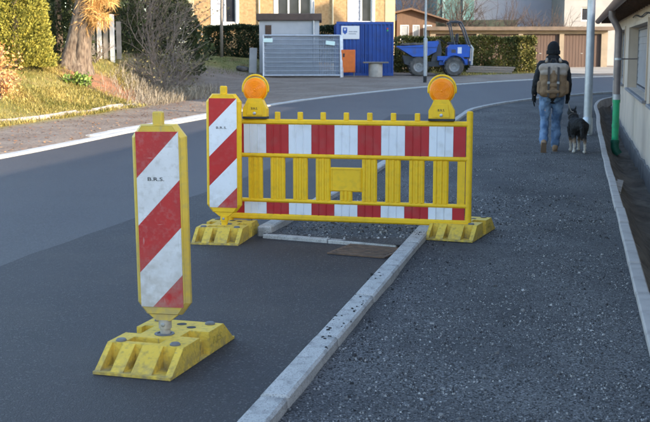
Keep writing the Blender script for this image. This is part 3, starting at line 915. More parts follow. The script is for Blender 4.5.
# drain grate at the corner of the bay
def drain():
    a = math.atan2(-0.56, 1.2)
    root = empty('drain_grate', (0.33, 8.17, 0.004), -R(25)); tag(root, 'rusty brown slatted drain grate set in the asphalt by the kerb', 'drain')
    rust = pm('rusty iron', (0.16, 0.095, 0.06), (0.10, 0.065, 0.045), scale=14, rough=0.8, bump=0.4, bscale=90)
    mb = MB(); mb.box(-.22, .22, -.21, .21, .003, .006); mb.build('pit_shade', RUBBER, root)  # flat black plate paints the darkness below the bars
    mb = MB(); mb.box(-.24, .24, -.23, -.205, .002, .013); mb.box(-.24, .24, .205, .23, .002, .013); mb.box(-.24, -.215, -.2045, .2045, .002, .013); mb.box(.215, .24, -.2045, .2045, .002, .013); mb.build('frame', rust, root)
    for k in range(6):
        y = -.17+k*.068
        mb = MB(); mb.bbox(-.214, .214, y-.017, y+.017, .0062, .015, .003); mb.build('bar', rust, root)
drain()

# ------------------------------------------------------------------ buildings beside the footpath
def wall_cells(mb, x0, x1, z0, z1, y0, y1, ops, mi=0, flip=False):
    """wall in the xz plane between y0 and y1 with rectangular openings (xa, xb, za, zb); flip -> wall in the yz plane"""
    xs = sorted(set([x0, x1] + [v for o in ops for v in o[:2]])); zs = sorted(set([z0, z1] + [v for o in ops for v in o[2:]]))
    for i in range(len(xs)-1):
        run = None
        for j in range(len(zs)-1):
            xm, zm = (xs[i]+xs[i+1])/2, (zs[j]+zs[j+1])/2
            inside = any(o[0] < xm < o[1] and o[2] < zm < o[3] for o in ops)
            if not inside:
                if run is None: run = [zs[j], zs[j+1]]
                else: run[1] = zs[j+1]
            if inside or j == len(zs)-2:
                if run:
                    if flip: mb.box(y0, y1, xs[i], xs[i+1], run[0], run[1], mi)
                    else: mb.box(xs[i], xs[i+1], y0, y1, run[0], run[1], mi)
                run = None

WALLA = math.atan(0.232)
def annex():
    root = empty('roadside_building', (1.19, 0, 0), -WALLA, R(1.0))
    tag(root, 'low cream plastered building with recessed slatted windows beside the footpath', 'building')
    tl = math.tan(R(1.0))
    s0, s1 = 5.4, 31.8
    ops = [(5.9, 10.6, .60, 1.84), (11.6, 16.4, .60, 1.84), (17.4, 23.1, .60, 1.84), (25.1, 30.2, .60, 1.84)]
    mb = MB(); wall_cells(mb, s0, s1, -0.95, 2.16, 0, .30, ops, flip=True)
    mb.box(.30, 6.6, s1-.25, s1, -0.9, 2.16); mb.box(.30, 6.6, s0, s0+.25, -0.9, 2.16); mb.box(6.35, 6.6, s0+.25, s1-.25, -0.9, 2.16)
    mb.prism([(0, 2.16), (6.6, 2.16), (3.3, RIDGE-.12)], s0, s0+.25, 'y'); mb.prism([(0, 2.16), (6.6, 2.16), (3.3, RIDGE-.12)], s1-.25, s1, 'y')
    wall = mb.build('wall', CREAM, root)
    for (a, b, z0, z1) in ops:
        w = MB()
        w.box(.20, .23, a, b, z0, z1)
        win = w.build('window', GLASS, root)
        f = MB(); t = .055
        for q in (a, (a+b)/2-t/2, b-t): f.box(.165, .20, q, q+t, z0, z1)
        f.box(.166, .199, a+t, b-t, z0, z0+t); f.box(.166, .199, a+t, b-t, z1-t, z1)
        f.build('frame', SILLM, win)
        for k in range(8):
            zz = z0+.09+k*(z1-z0-.15)/8
            for (c, d) in ((a+t, (a+b)/2-t/2), ((a+b)/2+t/2, b-t)):
                g = MB(); g.prism([(.172, zz), (.186, zz), (.198, zz+.135), (.184, zz+.135)], c+.004, d-.004, 'y'); g.build('slat', pm('grey louvre', (0.30, 0.30, 0.31), (0.25, 0.25, 0.26), scale=3, rough=0.5), win)
        sl = MB(); sl.bbox(-.07, .165, a-.04, b+.04, z0-.05, z0-.003, .006); sl.build('sill', SILLM, win)
        e = MB()
        for (c, d) in ((a-.07, a-.001), (b+.001, b+.07)): e.box(-.025, -.002, c, d, z0-.001, z1+.07)
        e.box(-.0255, -.0025, a-.001, b+.001, z1+.001, z1+.07)
        e.build('surround', CREAM, win)
    # broken plinth under the plaster (kept level with the street)
    vs, fs = [], []; n = 120
    for k in range(n+1):
        s = s0 + (s1-s0)*k/n
        zt_ = -tl*s + zt(s/1.0266)*0.9 - .06 + .05*noise.noise(Vector((s*2.3, 0, 1))) + .05*noise.noise(Vector((s*.7, 3, 1)))
        vs += [(-.035, s, -1.0), (-.035+.012*noise.noise(Vector((s*5, 1, 1))), s, zt_), (.01, s, zt_+.015)]
    for k in range(n):
        fs += [(3*k, 3*k+3, 3*k+4, 3*k+1), (3*k+1, 3*k+4, 3*k+5, 3*k+2)]
    mb = MB(); mb.add(vs, fs); mb.build('plinth', PLINTH, root)
    # roof
    mb = MB()
    for (xa, xb) in ((-.46, 3.3), (7.06, 3.3)):
        zl = 2.22; zr = RIDGE
        mb.prism([(xa, zl), (xb, zr), (xb, zr-.10), (xa, zl-.08)], s0-.3, s1+.35, 'y')
    roof = mb.build('roof', TILE, root)
    g = MB()
    for k in range(12):
        a0, a1 = R(180+180*k/12), R(180+180*(k+1)/12)
        c = (-.47, 2.19); r0, r1 = .085, .078
        p = lambda a, r: (c[0]+r*math.cos(a), c[1]+r*math.sin(a))
        g.prism([p(a0, r0), p(a1, r0), p(a1, r1), p(a0, r1)], s0-.3, s1+.38, 'y')
    g.build('gutter', COPPER, roof)
    mb = MB()
    for k in range(40):
        s = s0 + k*(s1-s0)/40
        mb.box(-.40, .0, s, s+.07, 2.10, 2.155)
    tag(mb.build('rafter_ends', WOODB, roof), kind='stuff')
    # zinc downpipe hanging from the gutter
    pp = [(-.47, 20.55, 2.11), (-.47, 20.55, 2.0), (-.40, 20.55, 1.88), (-.33, 20.55, 1.74), (-.33, 20.55, 1.62), (-.33, 20.55, .49)]
    mb = MB(); mb.tube(pp, .062, 14); dp = mb.build('downpipe', ZINC, root, sm='auto')
    mb = MB(); mb.tube([(-.33, 20.55, .46), (-.33, 20.55, .56)], .072, 14); mb.tube([(-.33, 20.55, 1.20), (-.33, 20.55, 1.24)], .07, 14); mb.build('collar', STEEL, dp, sm='auto')
    mb = MB(); mb.tube([(-.33, 20.55, 1.22), (.02, 20.55, 1.22)], .012, 6); mb.build('bracket', ZINC, dp)
    return root
RIDGE = 3.72
annex()
# green drain pipe rising from the trench under the downpipe
def green_pipe():
    ca, sa = math.cos(WALLA), math.sin(WALLA)
    x, y = 1.19 + (-.33)*ca + 20.55*sa, 0 + .33*sa + 20.55*ca
    root = empty('drain_pipe', (x, y, -0.22)); tag(root, 'bright green plastic drain pipe standing in the trench under the downpipe', 'pipe')
    mb = MB(); mb.tube([(0, 0, .12), (0, 0, 1.07)], .064, 16); mb.build('pipe', GREENP, root, sm='auto')
    mb = MB(); mb.tube([(0, 0, .98), (0, 0, 1.085)], .074, 16); mb.build('socket', GREENP, root, sm='auto')
    mb = MB(); mb.tube([(0, 0, .52), (0, 0, .57)], .071, 16); mb.build('socket', GREENP, root, sm='auto')
    mb = MB(); mb.tube([(0, 0, .26), (0, 0, .14), (.02, -.02, .07), (.07, -.04, .0)], [.076, .078, .078, .078], 16); mb.tube([(0, 0, .22), (0, 0, .28)], .086, 16); mb.build('elbow', GREENF, root, sm='auto')
green_pipe()
def cable():
    ca, sa = math.cos(WALLA), math.sin(WALLA)
    pts = []
    for k in range(40):
        s = 21.5 - k*.4
        lx, lz = -.035, 1.98 + tl_*s + .05*math.sin(k*.8)*.5 + .03*math.cos(k*.23)
        pts.append((1.19 + lx*ca + s*sa, -lx*sa + s*ca, lz))
    mb = MB(); mb.tube(pts, .011, 6)
    tag(mb.build('cable', BLACK, sm=True), 'thin black cable sagging along the plaster wall under the eave', 'cable')
tl_ = math.tan(R(1.0))
cable()
# concrete board lying in the trench
def plank():
    root = MB(); root.bbox(-.05, .05, -.9, .9, -.02, .02, .006)
    o = root.build('board', EDGING); o.location = (3.78, 13.55, -.10); o.rotation_euler = (R(-1), R(12), -R(17))
    tag(o, 'loose grey concrete edging board lying in the trench beside the wall', 'board')
plank()

# neighbour behind the photographer and tall house behind the annex: unseen, added to shade the street and yard
def gable_house(name, label, loc, rz, w, l, eave, ridge, wallm, roofm, wins):
    root = empty(name, loc, rz); tag(root, label, 'building')
    mb = MB(); mb.prism([(0, -1.0), (w, -1.0), (w, eave), (w/2, ridge-.15), (0, eave)], 0, l, 'y'); mb.build('wall', wallm, root)
    mb = MB()
    for xa in (-.4, w+.4):
        zl = eave - .4*(ridge-eave)/(w/2)
        mb.prism([(xa, zl), (w/2, ridge), (w/2, ridge-.14), (xa, zl-.12)], -.35, l+.35, 'y')
    mb.build('roof', roofm, root)
    for (a, b, z0, z1) in wins:
        m = MB(); m.box(-.03, .02, a, b, z0, z1); q = m.build('window', WTRIM, root)
        m = MB(); m.box(-.04, -.031, a+.08, b-.08, z0+.08, z1-.08); m.build('pane', GLASS, q)
    return root
gable_house('shade_street_house', 'unseen low cream house with tiled roof along the footpath, added to shade the street', (1.5, -24.0, 0), -R(4), 6.8, 28.6, 2.7, 4.35, CREAM, TILE, [(3, 4.4, 1, 2.2), (8, 9.4, 1, 2.2), (13, 14.4, 1, 2.2), (19, 20.4, 1, 2.2), (24, 25.4, 1, 2.2)])
TALL = gable_house('shade_tall_house', 'unseen tall off white house behind the roadside building, added to shade the yard', (11.75, 19.5, 0.5), -R(13), 8.5, 23.9, 9.0, 12.2, WALLW, TILE, [(2+4*k, 3.3+4*k, z, z+1.5) for k in range(4) for z in (1.0, 3.9)])

# ------------------------------------------------------------------ lamp post and sign pole
def lamp_post():
    root = empty('lamp_post', (5.13, 20.7, 0.06)); tag(root, 'tall galvanised steel lamp post at the footpath edging near the dog', 'lamp post')
    mb = MB(); mb.tube([(0, 0, .3), (0, 0, 4), (0, 0, 7.2)], [.080, .074, .05], 20); mb.build('pole', STEEL, root, sm='auto')
    mb = MB(); mb.tube([(0, 0, -.1), (0, 0, .36), (0, 0, .40)], [.10, .10, .081], 20); b = mb.build('base_sleeve', STEEL, root, sm='auto')
    mb = MB(); mb.bbox(-.035, .035, -.108, -.09, .08, .26, .004); mb.build('service_door', STEELD, b)
    mb = MB(); mb.tube([(0, 0, 7.15), (-.3, .05, 7.4), (-1.1, .25, 7.5)], .035, 10); mb.build('arm', STEEL, root, sm=True)
    mb = MB(); mb.bbox(-1.75, -1.05, .12, .40, 7.44, 7.56, .03); mb.build('lamp_head', GREYM, root)
lamp_post()
def sign_pole():
    z = zg(3.99, 42.5)
    root = empty('sign_pole', (3.99, 42.5, z)); tag(root, 'thin grey steel pole with a thicker lower sleeve in front of the dumper', 'pole')
    mb = MB(); mb.tube([(0, 0, .2), (0, 0, 4.6)], .042, 12); mb.build('pole', STEEL, root, sm='auto')
    mb = MB(); mb.tube([(0, 0, .28), (0, 0, 1.75), (0, 0, 1.78)], [.075, .075, .045], 14); mb.build('sleeve', STEEL, root, sm='auto')
    mb = MB(); mb.tube([(0, 0, -.1), (0, 0, .28)], .07, 14); mb.build('foot', RUBBER, root, sm='auto')
    mb = MB(); mb.tube([(0, 0, 4.3), (0, 0, 4.34)], .05, 12); mb.build('clamp', STEELD, root)
sign_pole()

# ------------------------------------------------------------------ walker, backpack, dog, leash
SKIN = pm('skin', (0.48, 0.29, 0.21), rough=0.6)
JACKET = pm('black jacket cloth', (0.008, 0.008, 0.009), (0.015, 0.015, 0.016), scale=12, rough=0.85, bump=0.5, bscale=18)
JEANS = pm('blue denim', (0.055, 0.105, 0.20), (0.17, 0.25, 0.37), scale=8, rough=0.9, bump=1.0, bscale=14, contrast=(0.38, 0.62))
KNIT = pm('black knit', (0.006, 0.006, 0.007), (0.011, 0.011, 0.012), scale=30, rough=0.95, bump=0.6, bscale=90)
SHOE = pm('tan suede shoe', (0.33, 0.21, 0.12), (0.26, 0.16, 0.09), scale=14, rough=0.85)
SOLE = pm('brown sole', (0.20, 0.13, 0.085), rough=0.8)
CANVAS = pm('tan canvas', (0.25, 0.155, 0.085), (0.17, 0.105, 0.06), scale=9, rough=0.9, bump=0.5, bscale=14)
CANVASL = pm('pale canvas flap', (0.36, 0.29, 0.235), (0.28, 0.225, 0.18), scale=9, rough=0.9, bump=0.4, bscale=16)
STRAP = pm('dark strap', (0.06, 0.05, 0.045), rough=0.8)
PX, PY = 3.73, 17.45
PZ = zt(PY) + 0.04
HEAD = -R(10)
def person():
    root = empty('person', (PX, PY, PZ), HEAD)
    tag(root, 'person walking away in black jacket, black knit cap and blue jeans', 'person')
    # joints; x right, y forward (away from the camera)
    hipL, hipR = (-.095, 0, .92), (.095, 0, .92)
    kneL, kneR = (-.115, -.035, .50), (.075, .09, .49)
    ankL, ankR = (-.125, -.30, .135), (.07, .03, .085)
    shL, shR = (-.175, .02, 1.40), (.175, .02, 1.40)
    elL, elR = (-.265, -.07, 1.12), (.25, -.05, 1.12)
    wrL, wrR = (-.29, .04, .90), (.255, .12, .91)
    neck, head = (0, .02, 1.50), (0, .035, 1.635)
    body = [((0, 0, .95), .135, (0, .01, 1.15), .125, ), ((0, .01, 1.15), .13, (0, .02, 1.38), .14),
            (neck, .055, (0, .03, 1.58), .055), ((0, .03, 1.60), .078, (0, .035, 1.69), .085), ((0, .10, 1.60), .045, (0, .10, 1.64), .05),
            (shL, .06, elL, .045), (elL, .043, wrL, .03), (shR, .06, elR, .045), (elR, .043, wrR, .03), ((-.1, .01, 1.40), .07, shL, .06), ((.1, .01, 1.40), .07, shR, .06),
            (hipL, .085, kneL, .055), (kneL, .055, ankL, .038), (hipR, .085, kneR, .055), (kneR, .055, ankR, .038),
            ((-.088, .04, 1.63), .018, (-.088, .03, 1.66), .02), ((.088, .04, 1.63), .018, (.088, .03, 1.66), .02), ((0, .145, 1.625), .013, (0, .135, 1.645), .011)]
    organic('body', body, SKIN, root, 0.016, 5)
    jk = [((0, -.005, .93), .165, (0, .0, 1.12), .155, ), ((0, 0, 1.12), .16, (0, .015, 1.36), .165), ((-.07, .01, 1.43), .085, shL, .075), ((.07, .01, 1.43), .085, shR, .075),
          (shL, .082, elL, .064), (elL, .064, (wrL[0], wrL[1], wrL[2]+.02), .046), (shR, .082, elR, .064), (elR, .064, (wrR[0], wrR[1], wrR[2]+.02), .046),
          ((0, .0, 1.45), .085, (0, .0, 1.54), .078), ((-.06, 0, .93), .13, (.06, 0, .93), .13)]
    organic('jacket', jk, JACKET, root, 0.014, 4, fold=.045)
    jn = [((-.055, 0, .90), .115, (.055, 0, .90), .115), (hipL, .112, (-.11, -.01, .68), .092), ((-.11, -.01, .68), .092, kneL, .072), (kneL, .074, (-.12, -.17, .30), .07), ((-.12, -.17, .30), .07, (ankL[0], ankL[1]+.01, ankL[2]+.02), .062),
          (hipR, .112, (.09, .06, .68), .09), ((.09, .06, .68), .09, kneR, .07), (kneR, .073, (.08, .05, .28), .074), ((.08, .05, .28), .073, (ankR[0], ankR[1], ankR[2]+.01), .066), ((.075, .03, .13), .078, (.075, .03, .10), .074), ((-.122, -.24, .20), .074, (-.122, -.26, .18), .07), ((-.07, -.055, .88), .09, (.07, -.055, .88), .09)]
    organic('jeans', jn, JEANS, root, 0.012, 2, fold=.042)
    def shoe(ank, pitch):
        p = empty_part = None
        M = Matrix.Translation(Vector(ank)) @ Matrix.Rotation(pitch, 4, 'X')
        P = lambda x, y, z: tuple(M @ Vector((x, y, z)))
        s = organic('shoe', [(P(0, -.045, -.02), .048, P(0, .03, -.03), .047), (P(0, -.05, -.045), .042, P(0, .15, -.055), .040), (P(0, .08, -.055), .045, P(0, .19, -.06), .032)], SHOE, root, 0.012, 3)
        mb = MB(); mb.M = M
        mb.prism([(-.032, -.095), (.032, -.095), (.042, -.03), (.046, .1), (.04, .19), (.018, .225), (-.018, .225), (-.04, .19), (-.046, .1), (-.042, -.03)], -.105, -.082, 'z')
        mb.build('sole', SOLE, s)
    shoe((ankL[0], ankL[1], ankL[2]), -R(58))
    shoe(ankR, 0)
    def glove(w, s, grip):
        w = Vector(w)
        fwd = .75 if grip else .35
        pr = [(w+Vector((0, 0, .03)), .036, w, .034), (w, .034, w+Vector((0, .015, -.06)), .038, )]
        for k, (dx, ln) in enumerate(((-.0, .075), (.0, .085), (.0, .08), (.0, .065))):
            a = w + Vector((0.008*s, -.03+.022*k, -.085))
            m = a + Vector((-.006*s, .008, -ln*.5))
            e = m + (Vector((-.035*s, .0, -.005)) if grip else Vector((-.012*s, .012, -ln*.5)))
            pr += [(a, .0125, m, .0115), (m, .0115, e, .010)]
        t0 = w + Vector((-.006*s, .035, -.03)); t1 = t0 + Vector((-.012*s, .03, -.045)); t2 = t1 + Vector((-.006*s, .008, -.035))
        pr += [(t0, .016, t1, .0135), (t1, .0135, t2, .011)]
        organic('glove', pr, KNIT, root, 0.0085, 2)
    glove(wrL, -1, False); glove(wrR, 1, True)
    cap = [((0, .025, 1.625), .102, (0, .022, 1.685), .102), ((0, .02, 1.69), .098, (0, .01, 1.71), .085)]
    organic('knit_cap', cap, KNIT, root, 0.014, 4)
    mb = MB(); mb.lathe([(.106, 1.575), (.111, 1.585), (.112, 1.63), (.108, 1.64), (.09, 1.64), (.09, 1.575)], 28, M=Matrix.Translation((0, .025, 0))); mb.build('cap_cuff', KNIT, root, sm=True)
    organic('scarf', [((-.05, -.01, 1.50), .075, (.05, -.01, 1.50), .075), ((-.04, .06, 1.50), .07, (.04, .06, 1.50), .07)], KNIT, root, 0.014, 4)
person()
def backpack():
    root = empty('backpack', (PX, PY, PZ), HEAD)
    tag(root, 'tan canvas backpack with pale rolled top worn on the walker', 'backpack')
    Y0 = -.17
    organic('bag', [((-.12, Y0-.09, .98), .10, (-.12, Y0-.08, 1.25), .095), ((.12, Y0-.09, .98), .10, (.12, Y0-.08, 1.25), .095), ((0, Y0-.10, .97), .105, (0, Y0-.09, 1.27), .10),
                    ((-.13, Y0-.07, 1.30), .075, (.13, Y0-.07, 1.30), .075)], CANVAS, root, 0.012, 3, fold=.03)
    for s in (-1, 1):
        organic('side_pocket', [((s*.205, Y0-.08, .98), .052, (s*.205, Y0-.08, 1.11), .05)], CANVAS, root, 0.012, 3)
        mb = MB(); mb.tube([(s*.10, Y0+.05, 1.47), (s*.105, Y0+.0, 1.50), (s*.115, Y0-.05, 1.45)], .022, 8); mb.build('shoulder_strap', CANVASL, root, sm=True)
        st = [(s*.075, Y0-.205+.0, .90), (s*.075, Y0-.215, 1.1), (s*.075, Y0-.205, 1.24), (s*.075, Y0-.185, 1.36), (s*.075, Y0-.10, 1.435)]
        mb = MB()
        for p, q in zip(st, st[1:]):
            mb.add([(p[0]-.017, p[1], p[2]), (p[0]+.017, p[1], p[2]), (q[0]+.017, q[1], q[2]), (q[0]-.017, q[1], q[2]),
                    (p[0]-.017, p[1]+.012, p[2]), (p[0]+.017, p[1]+.012, p[2]), (q[0]+.017, q[1]+.012, q[2]), (q[0]-.017, q[1]+.012, q[2])],
                   [(0,1,2,3),(7,6,5,4),(0,3,7,4),(1,5,6,2),(0,4,5,1),(3,2,6,7)])
        sp = mb.build('strap', STRAP, root)
        mb = MB(); mb.bbox(s*.075-.022, s*.075+.022, Y0-.228, Y0-.212, 1.10, 1.14, .004); mb.build('buckle', STEELD, sp)
    organic('front_pocket', [((-.07, Y0-.175, .98), .045, (.07, Y0-.175, .98), .045), ((-.07, Y0-.17, 1.08), .042, (.07, Y0-.17, 1.08), .042)], CANVAS, root, 0.012, 3)
    organic('rolled_flap', [((-.165, Y0-.095, 1.355), .078, (.165, Y0-.095, 1.355), .078), ((-.16, Y0-.13, 1.28), .055, (.16, Y0-.13, 1.28), .055)], CANVASL, root, 0.012, 3, fold=.025)
    mb = MB(); mb.tube([(-.05, Y0-.03, 1.43), (-.03, Y0-.03, 1.50), (.03, Y0-.03, 1.50), (.05, Y0-.03, 1.43)], .01, 8); mb.build('grab_handle', STRAP, root, sm=True)
backpack()
def fur_material():
    m = bpy.data.materials.new('black and white fur'); m.use_nodes = True
    nt = m.node_tree; N = nt.nodes; L = nt.links; b = N['Principled BSDF']; b.inputs['Roughness'].default_value = 0.8
    tc = N.new('ShaderNodeTexCoord'); sp = N.new('ShaderNodeSeparateXYZ'); L.new(tc.outputs['Object'], sp.inputs[0])
    n = N.new('ShaderNodeTexNoise'); n.inputs['Scale'].default_value = 9; L.new(tc.outputs['Object'], n.inputs[0])
    ad = N.new('ShaderNodeMath'); ad.operation = 'MULTIPLY_ADD'; ad.inputs[1].default_value = 0.16; L.new(n.outputs[0], ad.inputs[0]); L.new(sp.outputs['Z'], ad.inputs[2])
    r = N.new('ShaderNodeValToRGB')
    r.color_ramp.elements[0].position = 0.0; r.color_ramp.elements[0].color = (0.62, 0.58, 0.53, 1)
    e = r.color_ramp.elements.new(0.20); e.color = (0.55, 0.48, 0.40, 1)
    e = r.color_ramp.elements.new(0.27); e.color = (0.20, 0.13, 0.08, 1)
    e = r.color_ramp.elements.new(0.33); e.color = (0.009, 0.008, 0.008, 1)
    r.color_ramp.elements[-1].position = 1.0; r.color_ramp.elements[-1].color = (0.008, 0.008, 0.008, 1)
    L.new(ad.outputs[0], r.inputs[0]); L.new(r.outputs[0], b.inputs['Base Color'])
    n2 = N.new('ShaderNodeTexNoise'); n2.inputs['Scale'].default_value = 60; L.new(tc.outputs['Object'], n2.inputs[0])
    bp = N.new('ShaderNodeBump'); bp.inputs['Strength'].default_value = 0.7; bp.inputs['Distance'].default_value = 0.02; L.new(n2.outputs[0], bp.inputs['Height']); L.new(bp.outputs[0], b.inputs['Normal'])
    return m
DX, DY = 4.12, 17.28
def dog():
    root = empty('dog', (DX, DY, zt(DY)+.035), -R(4))
    tag(root, 'black dog with pale legs walking on a leash beside the person', 'dog')
    fur = fur_material()
    pr = [((0, -.22, .455), .108, (0, -.02, .44), .105), ((0, -.02, .44), .108, (0, .22, .44), .122), ((0, .22, .40), .10, (0, .26, .45), .10),
          ((0, .28, .50), .085, (-.02, .40, .60), .068), ((-.02, .40, .62), .072, (-.03, .47, .63), .066), ((-.03, .49, .61), .042, (-.035, .58, .59), .030),
          ((-.065, .42, .66), .024, (-.08, .41, .735), .008), ((.02, .42, .66), .024, (.035, .41, .735), .008)]
    for s, ph in ((-1, .06), (1, -.05)):
        x = s*.075
        # hind leg: thigh, knee forward against the belly, hock pointing back, near vertical shank
        pr += [((x*.9, -.20, .43), .085, (x, -.13+ph*.5, .30), .058), ((x, -.13+ph*.5, .30), .048, (x, -.27+ph, .185), .027), ((x, -.27+ph, .185), .026, (x, -.255+ph, .05), .020), ((x, -.25+ph, .026), .026, (x, -.20+ph, .022), .024)]
        f = -ph
        pr += [((x*.95, .22, .38), .062, (x, .20+f*.4, .25), .040), ((x, .20+f*.4, .25), .034, (x, .22+f, .13), .024), ((x, .22+f, .13), .024, (x, .225+f, .05), .020), ((x, .23+f, .026), .026, (x, .27+f, .022), .024)]
    pr += [((0, -.31, .49), .034, (.01, -.375, .40), .034), ((.01, -.375, .40), .034, (.015, -.385, .28), .028), ((.015, -.385, .28), .026, (.015, -.37, .21), .012)]
    organic('body', pr, fur, root, 0.010, 3, fold=.022, tex=FUR)
    c = MB(); c.lathe([(.083, -.014), (.087, 0), (.083, .014), (.07, .014), (.07, -.014)], 20, M=Matrix.Translation((-.012, .35, .555)) @ Matrix.Rotation(-R(52), 4, 'X')); c.build('collar', STRAP, root, sm=True)
dog()
def leash():
    a = Matrix.Translation((PX, PY, PZ)) @ Matrix.Rotation(HEAD, 4, 'Z') @ Vector((.265, .10, .79))
    b = Matrix.Translation((DX, DY, zt(DY)+.035)) @ Matrix.Rotation(-R(4), 4, 'Z') @ Vector((-.02, .32, .64))
    pts = []
    for k in range(13):
        t = k/12; p = a.lerp(b, t); p.z -= .05*math.sin(math.pi*t); pts.append(p)
    mb = MB(); mb.tube(pts, .008, 6)
    tag(mb.build('leash', pm('pale leash', (0.42, 0.40, 0.38), rough=0.7), sm=True), 'slack pale leash from the walker\'s gloved hand to the dog collar', 'leash')
leash()

# ------------------------------------------------------------------ yard: hut, fence panels, container, boxes
def corrug(mb, x0, x1, z0, z1, y, pitch=.2, dep=.036, mi=0):
    n = round((x1-x0)/pitch); w = (x1-x0)/n; pts = []
    for k in range(n):
        a = x0+k*w
        pts += [(a, y), (a+w*.38, y), (a+w*.5, y+dep), (a+w*.88, y+dep)]
    pts.append((x1, y))
    vs = [(p[0], p[1], z0) for p in pts] + [(p[0], p[1], z1) for p in pts]
    m = len(pts)
    mb.add(vs, [(i, i+1, m+i+1, m+i) for i in range(m-1)], mi)

def hut():
    z = .93
    root = empty('transformer_hut', (-1.62, 48.4, z)); tag(root, 'pale grey plastered hut with brown flat roof behind the leaning fence panels', 'hut')
    mb = MB(); mb.box(-1.35, 1.35, 0, 2.4, -.3, 2.55); mb.build('wall', HUT, root)
    mb = MB(); mb.bbox(-1.47, 1.47, -.14, 2.54, 2.55, 2.86, .02); mb.build('roof', BROOF, root)
    mb = MB(); mb.box(-1.08, -.80, -.02, .001, 1.72, 2.35); v = mb.build('vent', BROOF, root)
    for k in range(7):
        m = MB(); m.box(-1.07, -.81, -.045, -.02, 1.75+k*.085, 1.79+k*.085); m.build('louvre', WOODB, v)
    mb = MB(); mb.tube([(1.1, -.05, 0), (1.1, -.05, 3.4)], .05, 12); mb.build('conduit_pipe', STEEL, root, sm='auto')
hut()
def slab():
    mb = MB(); mb.bbox(-.17, .17, -.05, .05, 0, 1.15, .015)
    o = mb.build('concrete_slab', CONC); o.location = (-3.25, 47.9, zg(-3.25, 47.9)); o.rotation_euler = (-R(7), R(2), R(4))
    tag(o, 'narrow concrete slab leaning upright beside the hut corner', 'slab')
    mb = MB()
    prof = [(.12, 0), (.25, .02), (.29, .08), (.29, .14), (.25, .2), (.12, .22), (.12, .18), (.2, .11), (.12, .04)]
    mb.lathe(prof, 24)
    o = mb.build('old_tyre', TYRE, sm='auto'); o.location = (-3.75, 48.3, zg(-3.75, 48.3)+.02); o.rotation_euler = (R(4), R(8), 0)
    tag(o, 'old black tyre lying on the grass beside the dark clipped hedge', 'tyre')
slab()
def fence_panel_src():
    root = empty('fence_panel'); W, H = 3.42, 1.95
    for a, b, nm in (((0, 0, 0), (0, 0, H), 'frame_tube'), ((W, 0, 0), (W, 0, H), 'frame_tube'), ((0, 0, H), (W, 0, H), 'frame_tube'), ((0, 0, .14), (W, 0, .14), 'frame_tube')):
        mb = MB(); mb.tube([a, b], .042, 10); mb.build(nm, STEEL, root, sm='auto')
    mb = MB()
    for k in range(1, 46): mb.tube([(W*k/46, 0, .14), (W*k/46, 0, H)], .010, 4, cap=False)
    for k in range(1, 9): mb.tube([(0, -.007, .14+(H-.14)*k/9), (W, -.007, .14+(H-.14)*k/9)], .013, 4, cap=False)
    mb.build('wire_mesh', pm('galvanised wire', (0.34, 0.38, 0.43), (0.28, 0.31, 0.36), scale=5, rough=0.5, metal=0.2), root)
    return root
labs = ['silver wire fence panel with two pale tags, outermost of the stack leaning on the hut', 'second silver wire fence panel, right behind the tagged one',
        'third silver wire fence panel, leaning between others at the hut', 'innermost silver wire fence panel of the stack against the hut']
src = fence_panel_src()
for k in range(4):
    o = src if k == 0 else copy_tree(src)
    o.location = (-2.72+.03*k, 46.95+.085*k+.0, zt(46.9)-.02); o.rotation_euler = (-R(14.5), 0, R(3.0))
    tag(o, labs[k], 'fence panel', 'wire fence panels leaning on the hut')
for x, z, r in ((.22, 1.72, 0), (2.98, 1.60, .12)):
    mb = MB(); mb.box(-.20, .20, -.045, -.036, -.09, .09); t = mb.build('tag_plate', TAGM, src)
    t.location = (x, 0, z); t.rotation_euler = (0, r, 0)

